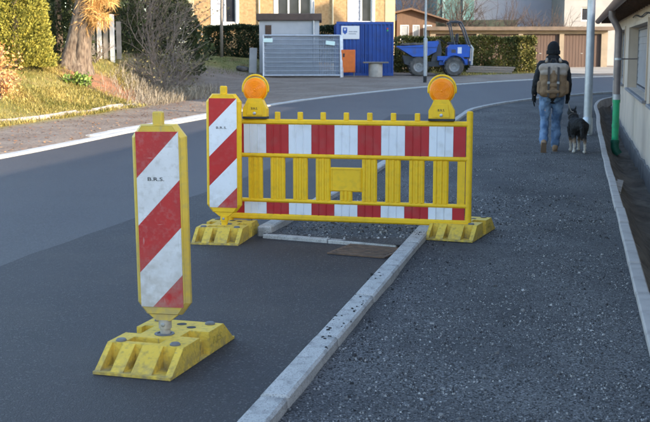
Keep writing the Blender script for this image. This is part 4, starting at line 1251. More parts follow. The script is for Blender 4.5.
def container():
    z = zt(49)
    root = empty('site_container', (0.52, 48.9, z), R(1.5)); tag(root, 'blue corrugated steel site container with a white company sign', 'container')
    W, H, D = 2.62, 2.46, 3.2
    mb = MB(); mb.box(.02, W-.02, .06, D, .1, H-.06); mb.build('shell', BLUEC, root)
    for k, (a, b) in enumerate(((.07, W/2-.01), (W/2+.01, W-.07))):
        mb = MB(); corrug(mb, a, b, .14, H-.12, 0.0, .165, .045); p = mb.build('door', BLUEC, root)
        m = MB(); x = b-.10 if k == 0 else a+.10
        m.tube([(x, -.03, .1), (x, -.03, H-.1)], .017, 8); m.box(x-.05, x+.05, -.05, -.012, 1.0, 1.05)
        m.build('lock_rod', BLUEC, p)
    mb = MB(); mb.box(0, .07, -.02, .06, .0, H); mb.box(W-.07, W, -.02, .06, .0, H); mb.box(.07, W-.07, -.019, .06, H-.12, H); mb.box(.07, W-.07, -.018, .06, .02, .14); mb.build('corner_frame', BLUEC, root)
    mb = MB()
    vs = MB(); 
    mb.M = Matrix.Translation((0.0, D, 0)) @ Matrix.Rotation(-R(90), 4, 'Z')
    corrug(mb, .05, D-.1, .1, H-.08, 0.0, .2, .04); mb.build('side_wall', BLUEC, root)
    mb = MB(); mb.box(.22, 1.05, -.035, -.021, 1.68, 2.27); s = mb.build('sign_plate', PLATE, root)
    bl = pm('crest blue', (0.03, 0.10, 0.40), rough=0.5); gy = pm('grey print', (0.30, 0.32, 0.36), rough=0.5)
    m = MB(); m.prism([(.29, 2.2), (.49, 2.2), (.49, 1.98), (.39, 1.88), (.29, 1.98)], -.038, -.0352, 'y'); m.build('crest', bl, s)
    m = MB(); m.prism([(.33, 2.15), (.45, 2.15), (.39, 2.04)], -.0395, -.0382, 'y'); m.build('crest_mark', PLATE, s)
    m = MB(); m.box(.56, .74, -.038, -.0352, 1.99, 2.03); m.box(.77, .95, -.038, -.0352, 1.99, 2.03); m.box(.56, .90, -.038, -.0352, 1.90, 1.93); m.build('print_line', gy, s)
    for zc, mt in ((2.15, RED), (2.07, pm('green sticker', (0.05, 0.35, 0.15), rough=0.5))):
        m = MB(); m.box(2.30, 2.37, -.03, -.0215, zc-.04, zc+.036); m.build('sticker', mt, root)
container()
def orange_box():
    z = zt(47.6)
    root = empty('distribution_box', (0.98, 47.7, z), R(3)); tag(root, 'orange metal distribution box on thin legs before the blue container', 'box')
    mb = MB(); mb.bbox(-.36, .36, -.2, .2, .22, 1.22, .015); b = mb.build('cabinet', ORANGE, root)
    m = MB(); m.bbox(-.31, .31, -.215, -.2005, .27, 1.17, .006); d = m.build('door', ORANGE, root)
    m = MB(); m.box(-.19, -.12, -.235, -.2155, .90, 1.06); m.build('handle', BLACK, d)
    for x, y in ((-.32, -.16), (.32, -.16), (-.32, .16), (.32, .16)):
        m = MB(); m.tube([(x, y, -.05), (x, y, .24)], .018, 8); m.build('leg', STEELD, root)
    m = MB(); m.tube([(-.32, -.16, .05), (.32, -.16, .05)], .014, 6); m.build('foot_bar', STEELD, root)
orange_box()
def ring_table():
    z = zt(47.4)
    root = empty('makeshift_table', (2.25, 47.5, z)); tag(root, 'makeshift table of a grey board on a concrete pipe section', 'table')
    mb = MB(); mb.lathe([(.30, -.02), (.31, .02), (.31, .60), (.29, .63)], 24); mb.build('pipe_section', pm('pale concrete pipe', (0.46, 0.42, 0.37), (0.38, 0.35, 0.31), scale=6, rough=0.9), root, sm='auto')
    mb = MB(); mb.bbox(-.56, .56, -.36, .36, .632, .70, .01); mb.build('board', WOODG, root)
ring_table()

# ------------------------------------------------------------------ dumper
def wheel(root, x, y, r, w):
    M = Matrix.Translation((x, y, r)) @ Matrix.Rotation(R(90), 4, 'X')
    e = MB(); h = w/2
    e.lathe([(r*.55, -h), (r*.62, -h), (r*.92, -h*.9), (r, -h*.55), (r, h*.55), (r*.92, h*.9), (r*.62, h), (r*.55, h)], 28, M=M, cap=False); t = e.build('wheel', TYRE, root, sm='auto')
    for k in range(18):
        a = 2*math.pi*k/18
        l = MB(); l.M = M @ Matrix.Rotation(a, 4, 'Z')
        l.box(r*.97, r*1.04, -.03, .03, -h*.85, h*.1); l.M = M @ Matrix.Rotation(a+.17, 4, 'Z'); l.box(r*.97, r*1.04, -.03, .03, -h*.1, h*.85)
        if k == 0: tr = l
        else:
            n = len(tr.v); tr.v += l.v; tr.f += [tuple(i+n for i in f) for f in l.f]; tr.m += l.m
    tr.build('tread', TYRE, t)
    m = MB(); m.lathe([(.03, h*.25), (r*.2, h*.3), (r*.22, h*.5), (r*.40, h*.5), (r*.52, h*.85), (r*.58, h*1.01), (r*.585, h*.6), (r*.585, -h*1.0), (r*.3, -h*.8)], 24, M=M); m.build('rim', RIM, t, sm='auto')
def dumper():
    z = zt(49.0)
    root = empty('site_dumper', (3.55, 49.0, z), R(-2)); tag(root, 'blue four wheeled site dumper with tipping skip and black roll bar', 'dumper')
    # x forward is left in the picture: skip at the left, engine at the right
    for (x, y) in ((.72, -.55), (.72, .75), (2.32, -.55), (2.32, .75)): wheel(root, x, y, .43, .34)
    mb = MB()       # skip: tapered tub
    o1 = [(-.25, 1.32), (1.45, 1.52), (1.42, 1.26), (1.05, .86), (.35, .86), (-.1, 1.1)]
    prof = [(-.38, 1.30), (1.30, 1.36), (1.62, 1.52), (1.62, 1.42), (1.22, .86), (.35, .78), (-.02, 1.02)]
    prof = [(-.30, 1.34), (1.58, 1.44), (1.50, 1.10), (1.05, .88), (.45, .88)]
    mb.prism(prof, -.62, .82, 'y'); sk = mb.build('skip', BLUED, root)
    m = MB(); m.box(-.28, 1.55, -.66, -.621, 1.30, 1.36); m.box(1.0, 1.5, -.64, -.621, 1.36, 1.52); m.build('skip_rim', BLUED, sk)
    m = MB(); m.prism([(1.15, 1.42), (1.62, 1.44), (1.60, 1.58), (1.1, 1.56)], -.6, .8, 'y'); m.build('skip_back', BLUED, sk)
    m = MB()
    for k in range(40):
        a = rnd.uniform(.0, 1.2); y = rnd.uniform(-.5, .7); s = rnd.uniform(.08, .2)
        m.lathe([(s*.3, 0), (s, .05), (s*.8, s*.5), (s*.2, s*.8)], 6, M=Matrix.Translation((a, y, 1.36)) @ Matrix.Rotation(rnd.uniform(0, 6), 4, 'Z'))
    m.build('load', SOIL, sk)
    mb = MB(); mb.prism([(.0, .95), (.45, .88), (.62, .62), (.4, .45), (.1, .55)], -.34, .54, 'y'); mb.build('front_frame', GREYM, root)
    mb = MB(); mb.bbox(.45, 1.75, -.25, .45, .42, .66, .02); mb.build('chassis', GREYM, root)
    mb = MB(); mb.bbox(1.65, 2.95, -.42, .62, .50, .78, .02); mb.build('rear_chassis', BLUED, root)
    # mudguard over the rear wheel
    mb = MB(); arc = [(2.32+.56*math.cos(R(a)), .45+.54*math.sin(R(a))) for a in range(160, 15, -12)] + [(2.32+.50*math.cos(R(a)), .45+.48*math.sin(R(a))) for a in range(16, 165, 12)]
    mb.prism(arc, -.76, -.36, 'y'); mb.build('mudguard', BLUED, root)
    mb = MB(); mb.bbox(1.55, 2.3, -.62, -.40, .70, .90, .02); mb.build('step', BLUED, root)
    mb = MB(); mb.prism([(2.02, .86), (3.02, .86), (3.04, 1.30), (2.9, 1.42), (2.12, 1.42), (2.02, 1.30)], -.46, .66, 'y'); h = mb.build('engine_hood', BLUED, root)
    m = MB(); m.box(2.48, 2.66, -.468, -.4605, 1.02, 1.30); m.build('label_plate', PLATE, h)
    m = MB(); m.box(2.20, 2.40, -.468, -.4605, 1.05, 1.20); m.build('grille', GREYM, h)
    # seat and steering console
    mb = MB(); mb.prism([(1.30, .66), (1.72, .66), (1.78, 1.15), (1.70, 1.62), (1.56, 1.66), (1.42, 1.3)], -.25, .40, 'y'); c = mb.build('console', GREYM, root)
    m = MB(); m.lathe([(.17, -.012), (.19, 0), (.17, .012), (.15, .0)], 20, M=Matrix.Translation((1.82, .08, 1.60)) @ Matrix.Rotation(R(35), 4, 'Y')); m.build('steering_wheel', BLACK, c, sm=True)
    mb = MB(); mb.bbox(2.05, 2.50, -.22, .40, 1.42, 1.54, .03); mb.bbox(2.42, 2.54, -.20, .38, 1.54, 1.92, .03); mb.build('seat', BLACK, root)
    # roll bar
    rb = MB()
    for y in (-.40, .60):
        rb.tube([(3.02, y, .80), (3.04, y, 1.40), (2.78, y, 2.10), (2.62, y, 2.42), (2.45, y, 2.46), (2.12, y, 2.44), (2.08, y, 2.36)], .04, 8)
    rb.tube([(2.60, -.40, 2.43), (2.60, .60, 2.43)], .04, 8); rb.tube([(2.12, -.40, 2.44), (2.12, .60, 2.44)], .04, 8)
    rb.tube([(2.12, -.40, 2.44), (2.34, -.40, 1.42)], .03, 8); rb.tube([(2.12, .60, 2.44), (2.34, .60, 1.42)], .03, 8)
    rb.build('roll_bar', GREYM, root, sm='auto')
    m = MB(); m.tube([(3.12, -.42, .55), (3.16, -.42, 1.25), (3.06, -.42, 1.38)], .05, 8); m.tube([(3.12, .62, .55), (3.16, .62, 1.25), (3.06, .62, 1.38)], .05, 8); m.box(3.08, 3.18, -.42, .62, .5, .68); m.build('rear_guard', STEEL, root, sm='auto')
    m = MB(); m.lathe([(.06, 0), (.07, .05), (.05, .1)], 12, M=Matrix.Translation((1.62, -.25, .80)) @ Matrix.Rotation(R(90), 4, 'X')); m.build('lamp', PLATE, root)
dumper()
def boards():
    for k in range(3):
        mb = MB(); mb.bbox(-1.1, 1.1, -.10, .10, -.05, .05, .01); o = mb.build('timber_board', WOODG)
        x, y = 7.9+.1*k, 51.4+.13*k
        o.location = (x, y, zg(x, y)+.09+.10*k); o.rotation_euler = (0, R(1.5), R(-3+3*k))
        tag(o, ['weathered timber board lying on the grass before the hedge, bottom of the pile', 'weathered timber board in the middle of the pile before the hedge', 'weathered timber board on top of the pile before the hedge'][k], 'board', 'timber boards by the hedge')
boards()

# ------------------------------------------------------------------ ochre house
def ochre_house():
    Y = 58.0; z = 1.35
    root = empty('ochre_house', (0, Y, z)); tag(root, 'ochre rendered house with white framed windows behind hut and container', 'house')
    x0, x1 = -7.35, 3.75
    ops = [(-6.02, -4.78, 2.38, 4.0), (-2.62, -.72, 2.62, 4.0), (1.36, 2.56, 2.42, 4.0)]
    up = [(a, b, 5.3, 6.8) for a, b, _, _ in ops]
    low = []
    mb = MB(); wall_cells(mb, x0, x1, -.6, 7.4, 0, .4, ops+up)
    mb.box(x0, x0+.4, .4, 9, -.6, 7.4); mb.box(x1-.4, x1, .4, 9, -.6, 7.4); mb.box(x0+.4, x1-.4, 8.6, 9, -.6, 7.4)
    mb.build('wall', OCHRE, root)
    mb = MB(); mb.prism([(-.5, 7.35), (4.5, 10.6), (9.5, 7.35)], x0-.4, x1+.4, 'x'); mb.build('roof', TILE, root)
    # smooth corner strips
    mb = MB(); mb.box(x0-.03, x0+.28, -.03, -.003, -.5, 7.35); mb.build('corner_strip', pm('cream corner', (0.56, 0.46, 0.30), rough=0.9), root)
    mb = MB(); mb.box(x1-.50, x1+.03, -.03, -.003, -.5, 7.35); mb.build('corner_strip', pm('pale ochre band', (0.66, 0.50, 0.26), (0.60, 0.45, 0.23), scale=3, rough=0.9), root)
    for i, (a, b, z0, z1) in enumerate(ops+up):
        k3 = i % 3
        m = MB(); m.box(a, b, .16, .20, z0, z1); w = m.build('window', GLASS if k3 != 9 else CURT, root)
        n = 3 if k3 == 1 else 2; t = .085; f = MB()
        f.box(a, b, .08, .159, z0, z0+t); f.box(a, b, .08, .159, z1-t, z1)
        for q in range(n+1):
            xx = a + (b-a-t)*q/n
            f.box(xx, xx+t, .0805, .158, z0+t, z1-t)
        f.build('frame', WTRIM, w)
        pw = (b-a-t)/n
        for q in range(n):
            if (k3 == 2 and q == 0) or (k3 == 0 and q == 0):
                cc = MB(); cc.box(a+t+pw*q, a+pw*(q+1), .150, .1595, z0+t, z1-t); cc.build('curtain', CURT, w)
        tr = MB(); tr.box(a-.14, a-.001, -.03, .06, z0-.02, z1+.12); tr.box(b+.001, b+.14, -.03, .06, z0-.02, z1+.12); tr.box(a-.001, b+.001, -.029, .06, z1+.001, z1+.12); tr.build('surround', WTRIM, w)
        s = MB(); s.box(a-.16, b+.16, -.09, .079, z0-.10, z0-.021); s.build('sill', WTRIM, w)
    for x in (-3.55, .42):
        mb = MB(); mb.tube([(x, -.08, -.5), (x, -.08, 7.3)], .05, 8); mb.build('downpipe', pm('cream pipe', (0.60, 0.50, 0.33), rough=0.6), root)
ochre_house()
def yard_post():
    x, y = -5.05, 52.2; z = zg(x, y)
    mb = MB(); mb.tube([(0, 0, -.2), (.02, 0, 2.2), (.12, 0, 4.5)], [.075, .07, .06], 10); o = mb.build('wooden_post', WOODG, sm=True); o.location = (x, y, z)
    tag(o, 'grey wooden post rising from the dark clipped hedge before the house', 'post')
yard_post()

# ------------------------------------------------------------------ garages and buildings at the back
def garages():
    Y = 60.0; z = 1.18
    root = empty('garage_row', (0, Y, z)); tag(root, 'row of garages with brown doors, pale piers and a flat roof', 'garage')
    bays = [(6.2, 8.5), (8.75, 10.85), (11.1, 13.15), (13.4, 15.5)]
    mb = MB()
    xs = [5.9] + [v for b in bays for v in b] + [15.85]
    for k in range(0, len(xs), 2): mb.box(xs[k], xs[k+1], 0, .5, -.4, 2.05)
    mb.box(5.9, 15.85, .02, .5, 2.05, 2.25); mb.box(5.9, 6.2, .5, 6, -.4, 2.25); mb.box(15.55, 15.85, .5, 6, -.4, 2.25); mb.box(6.2, 15.55, 5.7, 6, -.4, 2.25)
    mb.build('wall', WTRIM if False else pm('cream pier', (0.27, 0.22, 0.165), (0.22, 0.18, 0.135), scale=2, rough=0.9), root)
    mb = MB(); mb.box(5.6, 16.1, -.35, 6.2, 2.25, 2.42); r = mb.build('roof', BROOF, root)
    m = MB(); m.box(5.58, 16.12, -.39, -.351, 2.24, 2.44); m.build('fascia', pm('pale fascia', (0.15, 0.11, 0.085), (0.10, 0.078, 0.06), scale=3, rough=0.8), r)
    for a, b in bays:
        n = 12; w = (b-a)/n
        d = MB(); d.box(a, b, .20, .24, -.1, 2.05); dd = d.build('door', GDOOR, root)
        for k in range(n):
            m = MB(); m.box(a+k*w+.008, a+(k+1)*w-.008, .175, .1995, -.08, 2.03); m.build('plank', GDOOR, dd)
        m = MB(); m.box((a+b)/2-.06, (a+b)/2+.06, .15, .1745, .95, .99); m.build('handle', STEELD, dd)
garages()
def simple_block(name, label, cat, x0, x1, y0, y1, z0, z1, mat, wins, roof=None, roofm=TILE, extra=None):
    root = empty(name, ((x0+x1)/2, y0, z0)); tag(root, label, cat)
    cx = (x0+x1)/2
    mb = MB(); wall_cells(mb, x0-cx, x1-cx, -.5, z1-z0, 0, .35, [(a-cx, b-cx, c-z0, d-z0) for a, b, c, d in wins])
    mb.box(x0-cx, x1-cx, .36, y1-y0, -.5, z1-z0); mb.build('wall', mat, root)
    for a, b, c, d in wins:
        m = MB(); m.box(a-cx, b-cx, .2, .24, c-z0, d-z0); w = m.build('window', GLASS, root)
        f = MB(); t = .08
        f.box(a-cx, b-cx, .12, .199, c-z0, c-z0+t); f.box(a-cx, b-cx, .12, .199, d-z0-t, d-z0); f.box(a-cx, a-cx+t, .121, .198, c-z0+t, d-z0-t); f.box(b-cx-t, b-cx, .121, .198, c-z0+t, d-z0-t)
        f.build('frame', WTRIM, w)
    if roof == 'flat':
        m = MB(); m.box(x0-cx-.3, x1-cx+.3, -.3, y1-y0+.3, z1-z0, z1-z0+.25); m.build('roof', roofm, root)
    elif roof == 'gable':
        m = MB(); m.prism([(x0-cx-.5, z1-z0-.1), (0, z1-z0+(x1-x0)*.32), (x1-cx+.5, z1-z0-.1)], -.4, y1-y0+.4, 'y'); m.build('roof', roofm, root)
    if extra: extra(root, cx, y0, z0)
    return root
def teal_extra(root, cx, y0, z0):
    for a in (7.75, 9.1):
        m = MB(); m.box(a-cx, a+.16-cx, -.12, -.001, 3.0-z0, 7.5-z0); m.build('pilaster', pm('pale teal', (0.16, 0.28, 0.30), rough=0.7), root)
simple_block('teal_building', 'tall building clad in teal panels behind the garages', 'building', 7.4, 9.85, 71, 80, 1.4, 9.5, TEAL, [], 'flat', BROOF, teal_extra)
simple_block('lilac_building', 'long pale lilac rendered building behind the garage roofs', 'building', 10.0, 18.2, 74, 84, 1.4, 10.5, LILAC, [(13.6, 14.9, 6.2, 7.6), (16.4, 17.6, 6.2, 7.6)], 'gable')
simple_block('pale_hall', 'pale lilac hall wall behind the brown wooden shed', 'building', 2.2, 7.45, 78, 90, 1.5, 11.0, LILAC, [], 'gable')
simple_block('grey_house', 'off white house with a square dark window behind the garages', 'house', 15.6, 23.5, 70, 80, 1.3, 9.0, WALLW, [(16.7, 17.45, 4.35, 5.25), (19.6, 20.8, 4.2, 5.4), (16.7, 17.7, 6.5, 7.7)], 'gable')
def low_roofs():
    root = empty('flat_roof_shed', (8.2, 63.5, 1.3)); tag(root, 'low flat roofed shed with a pale roof edge behind the hedge', 'shed')
    mb = MB(); mb.box(-2.6, 2.6, 0, 3, -.3, 2.25); mb.build('wall', pm('dark boards', (0.09, 0.08, 0.07), (0.06, 0.055, 0.05), scale=3, rough=0.8), root)
    mb = MB(); mb.box(-2.9, 2.8, -.3, 3.2, 2.25, 2.40); mb.build('roof', CONC, root)
    mb = MB(); mb.box(-3.6, 3.8, 3.4, 4.4, -.3, 3.0); mb.build('rear_wall', pm('dark green boards', (0.035, 0.05, 0.035), (0.05, 0.06, 0.045), scale=2, rough=0.9), root)
low_roofs()
def wood_shed():
    Y = 60.5; z = 2.0
    root = empty('garden_shed', (5.2, Y, z), R(2)); tag(root, 'brown wooden garden shed with glazed front under a sloping roof', 'shed')
    mb = MB(); wall_cells(mb, -1.15, 1.05, -.2, 2.0, 0, .12, [(-.95, -.45, .7, 1.75), (-.25, .15, .7, 1.75), (.35, .85, .7, 1.75)])
    mb.box(-1.15, -1.03, .12, 2.4, -.2, 2.0); mb.box(.93, 1.05, .12, 2.4, -.2, 2.0); mb.box(-1.03, .93, 2.28, 2.4, -.2, 2.0)
    mb.prism([(-1.15, 2.0), (1.05, 2.0), (1.05, 2.12), (-.4, 2.62), (-1.15, 2.45)], 0, .12, 'y'); mb.build('wall', WOODB, root)
    for a, b in ((-.95, -.45), (-.25, .15), (.35, .85)):
        m = MB(); m.box(a, b, .06, .08, .7, 1.75); w = m.build('window', pm('pale pane', (0.30, 0.33, 0.36), (0.20, 0.22, 0.25), scale=3, rough=0.15), root)
        m = MB(); m.box(a, a+.05, .02, .059, .7, 1.75); m.box(b-.05, b, .02, .059, .7, 1.75); m.box(a+.05, b-.05, .021, .058, 1.70, 1.75); m.build('frame', WTRIM, w)
    mb = MB(); mb.prism([(-1.5, 2.42), (-.4, 2.68), (1.75, 2.02), (1.75, 1.94), (-.4, 2.58), (-1.5, 2.32)], -.4, 2.6, 'y'); mb.build('roof', WOODB, root)
wood_shed()
# pale concrete apron before the garages
ap = MB(); vs = []
for j in range(13):
    for i in range(13):
        x = 10.9 + i*.55; y = 50.6 + j*.76
        y = max(y, 0); vs.append((x, y, zg(x, y)+.045))
ap.add(vs, [(j*13+i, j*13+i+1, (j+1)*13+i+1, (j+1)*13+i) for j in range(12) for i in range(12)])
tag(ap.build('garage_apron', APRON, sm=True), kind='structure')

# ------------------------------------------------------------------ vegetation
def leaves(pts, size, mat, name, parent, r, up=0.0, aspect=0.45, curve=None):
    """many small leaf faces; pts are (position, direction or None)"""
    vs, fs, rn = [], [], []
    for p, d, c in pts:
        s = size*r.uniform(.6, 1.35)
        if d is None:
            d = Vector((r.gauss(0,1), r.gauss(0,1), r.gauss(0,1)+up))
        d = d.normalized()
        sd = d.cross(Vector((r.gauss(0,1), r.gauss(0,1), r.gauss(0,1))))
        if sd.length < 1e-4: continue
        sd.normalize()
        b = len(vs)
        vs += [p - sd*s*aspect*.25, p + d*s*.5 - sd*s*aspect*.5, p + d*s, p + d*s*.5 + sd*s*aspect*.5]
        fs.append((b, b+1, b+2, b+3)); rn.append(c)
    me = bpy.data.meshes.new(name)
    me.from_pydata([tuple(v) for v in vs], [], fs)
    me.materials.append(mat)
    me.attributes.new('rnd', 'FLOAT', 'FACE').data.foreach_set('value', rn)
    o = bpy.data.objects.new(name, me); C.objects.link(o); o.parent = parent
    return o

def twigs(mb, p, d, L, rad, depth, r, spread=.6, gravity=0.0, n=(2, 4), taper=.6):
    segs = 3; q = p.copy(); pts = [q.copy()]
    dd = d.normalized()
    for k in range(segs):
        dd = (dd + Vector((r.gauss(0,.14), r.gauss(0,.14), r.gauss(0,.10)-gravity))).normalized()
        q = q + dd*L/segs; pts.append(q.copy())
    mb.tube(pts, [rad, rad*.85, rad*.72, rad*.55], 4 if depth < 2 else 7, cap=False)
    ends = [(q, dd)]
    if depth > 0:
        for k in range(r.randint(*n)):
            t = r.uniform(.35, 1.0); i = min(segs-1, int(t*segs)); b = pts[i].lerp(pts[i+1], t*segs-i)
            nd = (dd + Vector((r.gauss(0,1), r.gauss(0,1), r.gauss(0,.7)))*spread).normalized()
            ends += twigs(mb, b, nd, L*r.uniform(.5, .8), rad*taper*.8, depth-1, r, spread, gravity, n, taper)
        ends += twigs(mb, q, dd, L*.7, rad*taper, depth-1, r, spread, gravity, n, taper)
    return ends

def crown_points(r, n, cx, cy, z0, z1, rad, lump=.25, seed=0, shell=.55):
    pts = []
    while len(pts) < n:
        t = r.random(); z = lerp(z0, z1, t)
        a = r.uniform(0, 6.2832); k = (r.random()**.5)*(1-shell)+shell if r.random() < .85 else r.random()
        w = rad(t)
        v = Vector((math.cos(a)*2.0, math.sin(a)*2.0, z*1.7+seed))
        lm = 1 + lump*noise.noise(v*1.3) + lump*.6*noise.noise(v*3.1)
        q = w*k*lm
        if noise.noise(Vector((math.cos(a)*3+seed, math.sin(a)*3, z*3.2))) < -.32 and k > .6 and r.random() < .8: continue
        c = min(1, max(0, .45 + .55*noise.noise(v*2.2) + r.gauss(0, .2)))
        pts.append((Vector((cx+q*math.cos(a), cy+q*math.sin(a), z)), Vector((math.cos(a), math.sin(a), .9+r.gauss(0,.6))) + Vector((r.gauss(0,.5), r.gauss(0,.5), 0)), c))
    return pts

def conifer(name, label, x, y, h, rad, mat, seed, n, size, lump=.25):
    r = random.Random(seed); z = zg(x, y)
    root = empty(name, (x, y, z)); tag(root, label, 'conifer')
    mb = MB(); mb.tube([(0,0,-.2), (0,0,h*.5), (0,0,h*.93)], [.13, .08, .02], 8); mb.build('trunk', BARK, root, sm=True)
    leaves(crown_points(r, n, 0, 0, .02, h, rad, lump, seed), size, mat, 'crown', root, r, aspect=.5)
    return root
conifer('golden_thuja', 'golden green thuja bush on the sunny bank at the kerb side garden', -8.25, 28.6, 3.2, lambda t: 1.02*math.sin(min(1, .25+t*.9)*math.pi)**.45*(1-.25*t), L_THUJA, 21, 34000, .075)
conifer('golden_thuja', 'second golden green thuja further from the bare trunk, behind the orange shrub', -10.1, 29.2, 3.6, lambda t: 1.15*(1-t)**.45, L_THUJA, 22, 20000, .085)
conifer('dark_cypress', 'tall dark green cypress between golden thuja and thick trunk', -8.1, 32.6, 6.0, lambda t: 1.0*(1-t*.6)**.6, L_DARK, 23, 16000, .11)
conifer('dark_cypress', 'broad dark cypress right behind the thick bare trunk', -7.2, 35.8, 6.5, lambda t: 1.15*(1-t*.5)**.5, L_DARK, 24, 14000, .12)
conifer('dark_cypress', 'dark cypress behind the golden thujas at the garden corner', -10.4, 34.0, 7.0, lambda t: 1.5*(1-t*.5)**.5, L_DARK, 25, 9000, .18)

def old_pine():
    x, y = -7.25, 30.9; z = zg(x, y)
    r = random.Random(5)
    root = empty('pine_tree', (x, y, z)); tag(root, 'old pine with thick flaring trunk and orange dry needles on the bank', 'tree')
    n = 22; prof = [(-.25, .58, -.05), (0, .52, -.03), (.18, .44, 0), (.5, .385, .06), (.9, .36, .16), (1.5, .35, .33), (2.2, .34, .46), (3.2, .31, .56), (4.6, .26, .62), (6.4, .17, .66), (8, .05, .7)]
    vs, fs = [], []
    for zz, rad, off in prof:
        for k in range(n):
            a = 2*math.pi*k/n
            w = rad*(1+.12*math.sin(a*5+zz*.6)*math.exp(-zz*.8)+.10*noise.noise(Vector((math.cos(a)*2, math.sin(a)*2, zz*1.4)))+.07*noise.noise(Vector((math.cos(a)*6, math.sin(a)*6, zz*1.2))))
            vs.append((off+w*math.cos(a), w*math.sin(a), zz))
    for i in range(len(prof)-1):
        for k in range(n): fs.append((i*n+k, i*n+(k+1) % n, (i+1)*n+(k+1) % n, (i+1)*n+k))
    mb = MB(); mb.add(vs, fs); tr = mb.build('trunk', BARK, root, sm=True)
    # a second stem from the same root
    mb = MB(); mb.tube([(.16, -.2, -.2), (.24, -.22, .2), (.30, -.22, .7), (.34, -.2, 1.3), (.42, -.1, 1.9)], [.26, .21, .19, .18, .15], 12); mb.build('stem', BARK, root, sm=True)
    def bough(p0, p1, mat, nb, ln, seed, droop=.2):
        rr = random.Random(seed); mb = MB()
        p0, p1 = Vector(p0), Vector(p1)
        mb.tube([p0, p0.lerp(p1, .5)+Vector((0,0,.08)), p1], [.05, .035, .012], 6)
        pts = []
        for k in range(nb):
            t = rr.uniform(.15, 1.0); b = p0.lerp(p1, t)+Vector((rr.gauss(0,.13), rr.gauss(0,.13), rr.gauss(0,.15)))
            for j in range(34):
                d = Vector((rr.gauss(0,1), rr.gauss(0,1), rr.gauss(0,1)-droop)).normalized()
                pts.append((b, d, rr.random()))
        br = mb.build('branch', BARK, root, sm=True)
        leaves(pts, ln, mat, 'needles', br, rr, aspect=.035)
    bough((.30, -.2, 1.55), (1.05, -.55, 1.40), L_PINE, 34, .30, 1, .9)
    bough((.35, -.2, 1.9), (.95, -.5, 2.05), L_PINE, 30, .30, 2, .8)
    bough((.45, -.1, 2.3), (1.2, -.4, 2.0), L_PINE, 26, .28, 3, .9)
    bough((.45, .1, 2.9), (1.5, .4, 2.15), L_PINED, 30, .28, 4, .6)
    bough((.45, .1, 3.1), (1.9, .3, 2.45), L_PINED, 34, .28, 6, .6)
    # upper crown, above the picture
    pts = []
    for k in range(190):
        a = r.uniform(0, 6.28); q = r.uniform(.2, 2.0); b = Vector((.6+q*math.cos(a), q*math.sin(a), r.uniform(4.6, 8.4)))
        for j in range(26): pts.append((b, Vector((r.gauss(0,1), r.gauss(0,1), r.gauss(0,1))), r.random()))
    leaves(pts, .28, L_PINED, 'crown', root, r, aspect=.05)
old_pine()

def shrub(name, label, cat, x, y, h, w, mat, seed, n, size, stems=7, depth=2, group=None, stem_mat=TWIG, thick=1.0):
    r = random.Random(seed); z = zg(x, y)
    root = empty(name, (x, y, z)); tag(root, label, cat, group)
    mb = MB(); ends = []
    for k in range(stems):
        a = r.uniform(0, 6.28); d = Vector((math.cos(a)*w/h*.8, math.sin(a)*w/h*.8, 1))
        ends += twigs(mb, Vector((r.gauss(0,.06), r.gauss(0,.06), -.05)), d, h*.5, thick*(.014*h**.5+.004), depth, r, .5)
    mb.build('stems', stem_mat, root)
    if n:
        pts = []
        for k in range(n):
            e, d = r.choice(ends)
            p = e + Vector((r.gauss(0,.13), r.gauss(0,.13), r.gauss(0,.12)))*w
            if p.z < .03: p.z = r.uniform(.03, .3)
            pts.append((p, None, r.random()))
        leaves(pts, size, mat, 'foliage', root, r, up=.3, aspect=.6)
    return root
shrub('autumn_shrub', 'orange leaved autumn shrub on the bank beside the golden thuja', 'shrub', -8.35, 26.0, 1.0, .8, L_ORANGE, 31, 1300, .08, 9)
shrub('autumn_shrub', 'low orange shrub at the foot of the bank by its stone edge', 'shrub', -7.75, 24.9, .75, .7, L_ORANGE, 32, 900, .075, 8)
shrub('green_plant', 'small bright green leafy plant in front of the thick trunk', 'plant', -6.75, 29.2, .45, .5, L_GREEN, 33, 420, .10, 8, 1)
for k, (x, y, h, w, nl) in enumerate(((-7.0, 32.4, .75, .6, 0), (-5.75, 35.6, 2.6, 1.0, 250), (-5.6, 36.8, 3.0, 1.3, 300), (-6.3, 38.6, 4.2, 1.9, 400), (-5.0, 33.0, 1.5, 1.3, 500), (-4.9, 35.0, 1.6, 1.1, 400), (-6.5, 36.9, 3.6, 1.6, 250))):
    labs = ['low bare twig bush right in front of the white fence posts', 'tall bare bush with few dry leaves, nearest the white fence posts', 'tallest bare bush standing in the shaded scrub',
            'tall bare bush deep behind the shaded scrub', 'short dry bush at the shaded end of the bank', 'middle sized dry bush between shaded bank and yard', 'tall bare bush against the dark conifers behind the fence']
    shrub('bare_bush', labs[k], 'bush', x, y, h, w, L_SCRUB, 40+k, nl, .08, 5 if h > 2 else 9, 3, 'bare bushes at the garden end')
